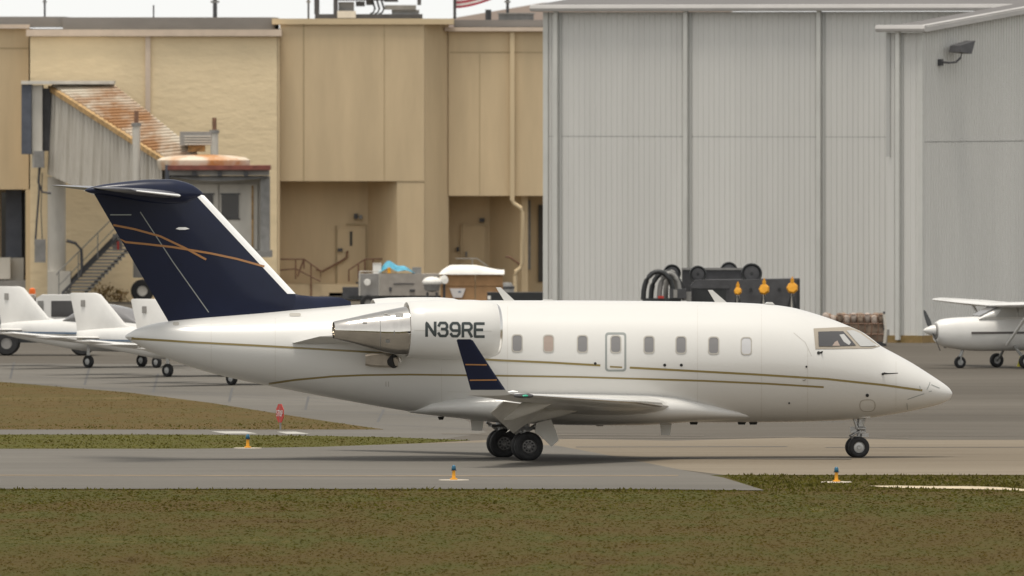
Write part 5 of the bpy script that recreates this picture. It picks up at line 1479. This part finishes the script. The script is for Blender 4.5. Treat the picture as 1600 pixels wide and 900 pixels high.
# ---- wings
def wing(s_):
    le_px = [(-.9, 1054), (-1.35, 1047), (-3.8, 996), (-9.35, 797)]
    rows = []
    for Y in [-.9, -1.4, -1.9, -2.5, -3.2, -3.8, -4.6, -5.6, -6.8, -8.0, -9.0, -9.35]:
        for (y0_, p0_), (y1_, p1_) in zip(le_px[:-1], le_px[1:]):
            if y1_ <= Y <= y0_: lp = lerp(p0_, p1_, (Y - y0_) / (y1_ - y0_)); break
        t = (abs(Y) - 1.35) / 8.0
        zz = lerp(J(1040, 634.5, -1.4).z, J(770, 615.5, -9.35).z, max(0, t)) 
        le = J(lp, 630, Y)
        if abs(Y) <= 3.8: ch = lerp(4.0, 2.45, (abs(Y) - .9) / 2.9)
        else: ch = lerp(2.45, 1.02, (abs(Y) - 3.8) / 5.55)
        th = lerp(.135, .085, max(0, t))
        rows.append((le.x, ch, Y, zz, th))
    secs = [foil(x, ch, Y * (1 if s_ < 0 else -1), z, th, math.radians(1.2), 12) for x, ch, Y, z, th in rows]
    wg = MB().loft(secs).build('wing', 'jet_white', jet, smooth=45)
    # polished leading edge
    rr_ = []
    for x, ch, Y, z, th in rows[2:]:
        rr_.append(foil(x + .008, ch * .10, Y * (1 if s_ < 0 else -1), z, th * 3.4, math.radians(1.2), 6))
    MB().loft(rr_).build('leading_edge', 'bare_metal', wg, smooth=60)
    # flaps, hanging
    def row_at(Y):
        for a, c in zip(rows[:-1], rows[1:]):
            if c[2] <= Y <= a[2]:
                t = (Y - a[2]) / (c[2] - a[2]); return [lerp(a[i], c[i], t) for i in range(5)]
    for ya, yb, fc in ((-1.55, -3.72, .80), (-3.86, -6.9, .98)):
        secs = []
        for Y in (ya, (ya + yb) / 2, yb):
            x, ch, _, z, th = row_at(Y)
            if s_ > 0: fc = .45
            xl = x - ch * .90; zl = z - ch * .015 - .06
            secs.append([(p[0], p[1], p[2]) for p in foil(xl, fc * (1 if Y == ya else (.8 if ya > -2 else lerp(1, .42, (Y - ya) / (yb - ya)))), Y * (1 if s_ < 0 else -1), zl, .09, math.radians(40), 8)])
        MB().loft(secs).build('flap', 'jet_belly', wg, smooth=45)
    for Y in (-2.6, -5.6):
        x, ch, _, z, th = row_at(Y); sg = 1 if s_ < 0 else -1
        rr_ = [ring_e(x - ch * a, z - b_, w_, h_, 14, y0=Y * sg) for a, b_, w_, h_ in ((.55, .10, .02, .02), (.70, .15, .09, .12), (.88, .22, .11, .17), (1.02, .34, .08, .14), (1.12, .46, .02, .03))]
        MB().loft(rr_).build('flap_track_fairing', 'jet_belly', wg, smooth=50)
    # winglet
    sg = 1 if s_ < 0 else -1
    def wl(y_, Y, lp, tp_):
        le, te = J(lp, y_, Y), J(tp_, y_, Y)
        return [(p[0], (p[1]) * 1, p[2]) for p in foil(le.x, le.x - te.x, Y * sg, (le.z + te.z) / 2, .07, vertical=True, n=10)]
    base = MB().loft([foil(*rows[-1][:2], rows[-1][2] * sg, rows[-1][3], rows[-1][4], math.radians(1.2), 10), wl(609.5, -9.44, 790.5, 736)])
    base.build('winglet_root', 'jet_white', wg, smooth=45)
    wlt = MB().loft([wl(609.3, -9.44, 790, 735.5), wl(580, -9.52, 770.0, 727.5), wl(550, -9.62, 750.5, 718.5), wl(532, -9.68, 739, 713.4), wl(530, -9.69, 735, 715)]).build('winglet', 'navy', wg, smooth=45)
    return wg, wlt
wgs, wlt = wing(-1); wing(1)
WB = bvh(wlt)
ribbon('orange_stripe', 'orange_gold', [(727, 569.4), (760.5, 570)], 2.0, WB, .012, wlt)
ribbon('orange_stripe', 'orange_gold', [(734, 594.0), (776, 593.6)], 2.0, WB, .012, wlt)
WGB = bvh(wgs)
q_ = J(819, 618.5, -9.25)
MB().loft([ring_e(q_.x + dx, q_.z, .05, r_, 12, y0=-9.30) for dx, r_ in ((-.25, .03), (-.1, .055), (.1, .055), (.2, .03))]).build('navigation_lamp', 'glass_dark', wgs, smooth=50)
MB().loft([ring_e(q_.x + dx, q_.z, .06, r_, 12, y0=-9.33) for dx, r_ in ((-.06, .015), (-.02, .03), (.04, .03), (.07, .012))]).build('lamp_lens', 'green_lamp', wgs, smooth=50)
q_ = J(801, 612.5, -9.3)
MB().loft([ring_e(q_.x + dx, q_.z, .03, r_, 10, y0=-9.33) for dx, r_ in ((-.12, .01), (0, .04), (.12, .015))]).build('tip_cap', 'bright_white', wgs, smooth=50)

# ---- landing gear
def tyre(name, p, r, w, rimm, spokes=0):
    o = MB().revolve([(-w*.75, r*.52), (-w, r*.66), (-w, r*.82), (-w*.72, r*.955), (-w*.3, r), (w*.3, r), (w*.72, r*.955), (w, r*.82), (w, r*.66), (w*.75, r*.52)], p, (0, 1, 0), 36).build(name, 'rubber', jet, smooth=40)
    b = MB().revolve([(-w*.62, .002), (-w*.66, r*.16), (-w*.40, r*.20), (-w*.34, r*.44), (-w*.78, r*.53), (w*.78, r*.53), (w*.34, r*.44), (w*.40, r*.2), (w*.66, r*.16), (w*.62, .002)], p, (0, 1, 0), 28)
    b.build('rim', rimm, o, smooth=35)
    b = MB()
    for k in range(spokes):
        a = 2 * math.pi * k / spokes
        for sg in (-1, 1):
            c_ = Vector(p) + Vector((math.cos(a) * r * .32, sg * w * .40, math.sin(a) * r * .32))
            b.revolve([(-.012, .002), (-.012, r * .075), (.012, r * .075), (.012, .002)], c_, (0, 1, 0), 8)
    if spokes: b.build('rim_hole', 'soot', o)['kind'] = 'stuff'
    return o
RM = .345
gp = J(826, 699, -1.82); gx = gp.x
for sg in (-1, 1):
    for yy in (1.82, 1.38):
        tyre('main_wheel', (gx, sg * yy, RM), RM, .105, 'rim', 9)
    st_ = MB().tube([(gx - .05, sg * 1.6, RM), (gx - .05, sg * 1.6, .78)], .075, 12).tube([(gx - .05, sg * 1.6, .74), (gx - .02, sg * 1.62, 1.30)], .11, 12)
    st_.tube([(gx - .05, sg * 1.85, RM), (gx - .05, sg * 1.35, RM)], .06, 10)
    st_.build('main_strut', 'gear_metal', jet, smooth=50)
    MB().tube([(gx - .38, sg * 1.6, .86), (gx - .05, sg * 1.6, .62)], .04, 8).tube([(gx + .55, sg * 1.2, 1.0), (gx, sg * 1.6, .70)], .05, 8).build('drag_brace', 'gear_metal', jet, smooth=50)
    yd = sg * 1.98
    MB().prism([Vector((J(838, 661, -1.98).x, yd, J(838, 661, -1.98).z)), Vector((J(861, 655, -1.98).x, yd, J(861, 655, -1.98).z)), Vector((J(868, 672, -1.98).x, yd, J(868, 672, -1.98).z)), Vector((J(873, 688, -1.98).x, yd, J(873, 688, -1.98).z)),
                Vector((J(862, 698, -1.98).x, yd, J(862, 698, -1.98).z)), Vector((J(846, 682, -1.98).x, yd, J(846, 682, -1.98).z)), Vector((J(836, 676, -1.98).x, yd, J(836, 676, -1.98).z))], (0, -sg * .04, 0)).build('gear_door', 'jet_belly', jet)
    MB().box(gx - .30, gx + .22, sg * 1.34, sg * 1.86, .74, .80).build('bogie_plate', 'dark_metal', jet)
RN = .255
np_ = J(1342, 704, -.19); nx_ = np_.x
for sg in (-1, 1): tyre('nose_wheel', (nx_, sg * .19, RN), RN, .075, 'rim_light', 0)
MB().tube([(nx_ - .01, 0, RN), (nx_ + .05, 0, .60)], .055, 12).tube([(nx_ + .05, 0, .58), (nx_ + .10, 0, 1.15)], .085, 12).tube([(nx_, .22, RN), (nx_, -.22, RN)], .045, 10).build('nose_strut', 'gear_metal', jet, smooth=50)
MB().tube([(nx_ + .06, -.1, .66), (nx_ - .16, -.1, .52), (nx_ - .04, -.08, .34)], .028, 8).tube([(nx_ + .06, .1, .66), (nx_ - .16, .1, .52), (nx_ - .04, .08, .34)], .028, 8).build('torque_link', 'gear_metal', jet, smooth=50)
MB().tube([(nx_ + .22, 0, 1.1), (nx_ + .12, 0, .72)], .035, 8).tube([(nx_ - .16, -.1, 1.1), (nx_ - .02, -.1, .70)], .03, 8).tube([(nx_ - .02, -.1, .70), (nx_ + .16, -.1, .70)], .045, 8).build('steering_link', 'gear_metal', jet, smooth=50)
MB().box(nx_ - .16, nx_ + .2, -.07, .07, .60, .74).box(nx_ + .10, nx_ + .26, -.09, .09, .50, .58).build('taxi_lamp_box', 'gear_metal', jet)
for sg in (-1, 1):
    MB().prism([(nx_ - .22, sg * .30, 1.05), (nx_ + .28, sg * .30, 1.05), (nx_ + .24, sg * .31, .96), (nx_ - .18, sg * .31, .97)], (0, sg * .025, 0)).build('nose_gear_door', 'jet_belly', jet)
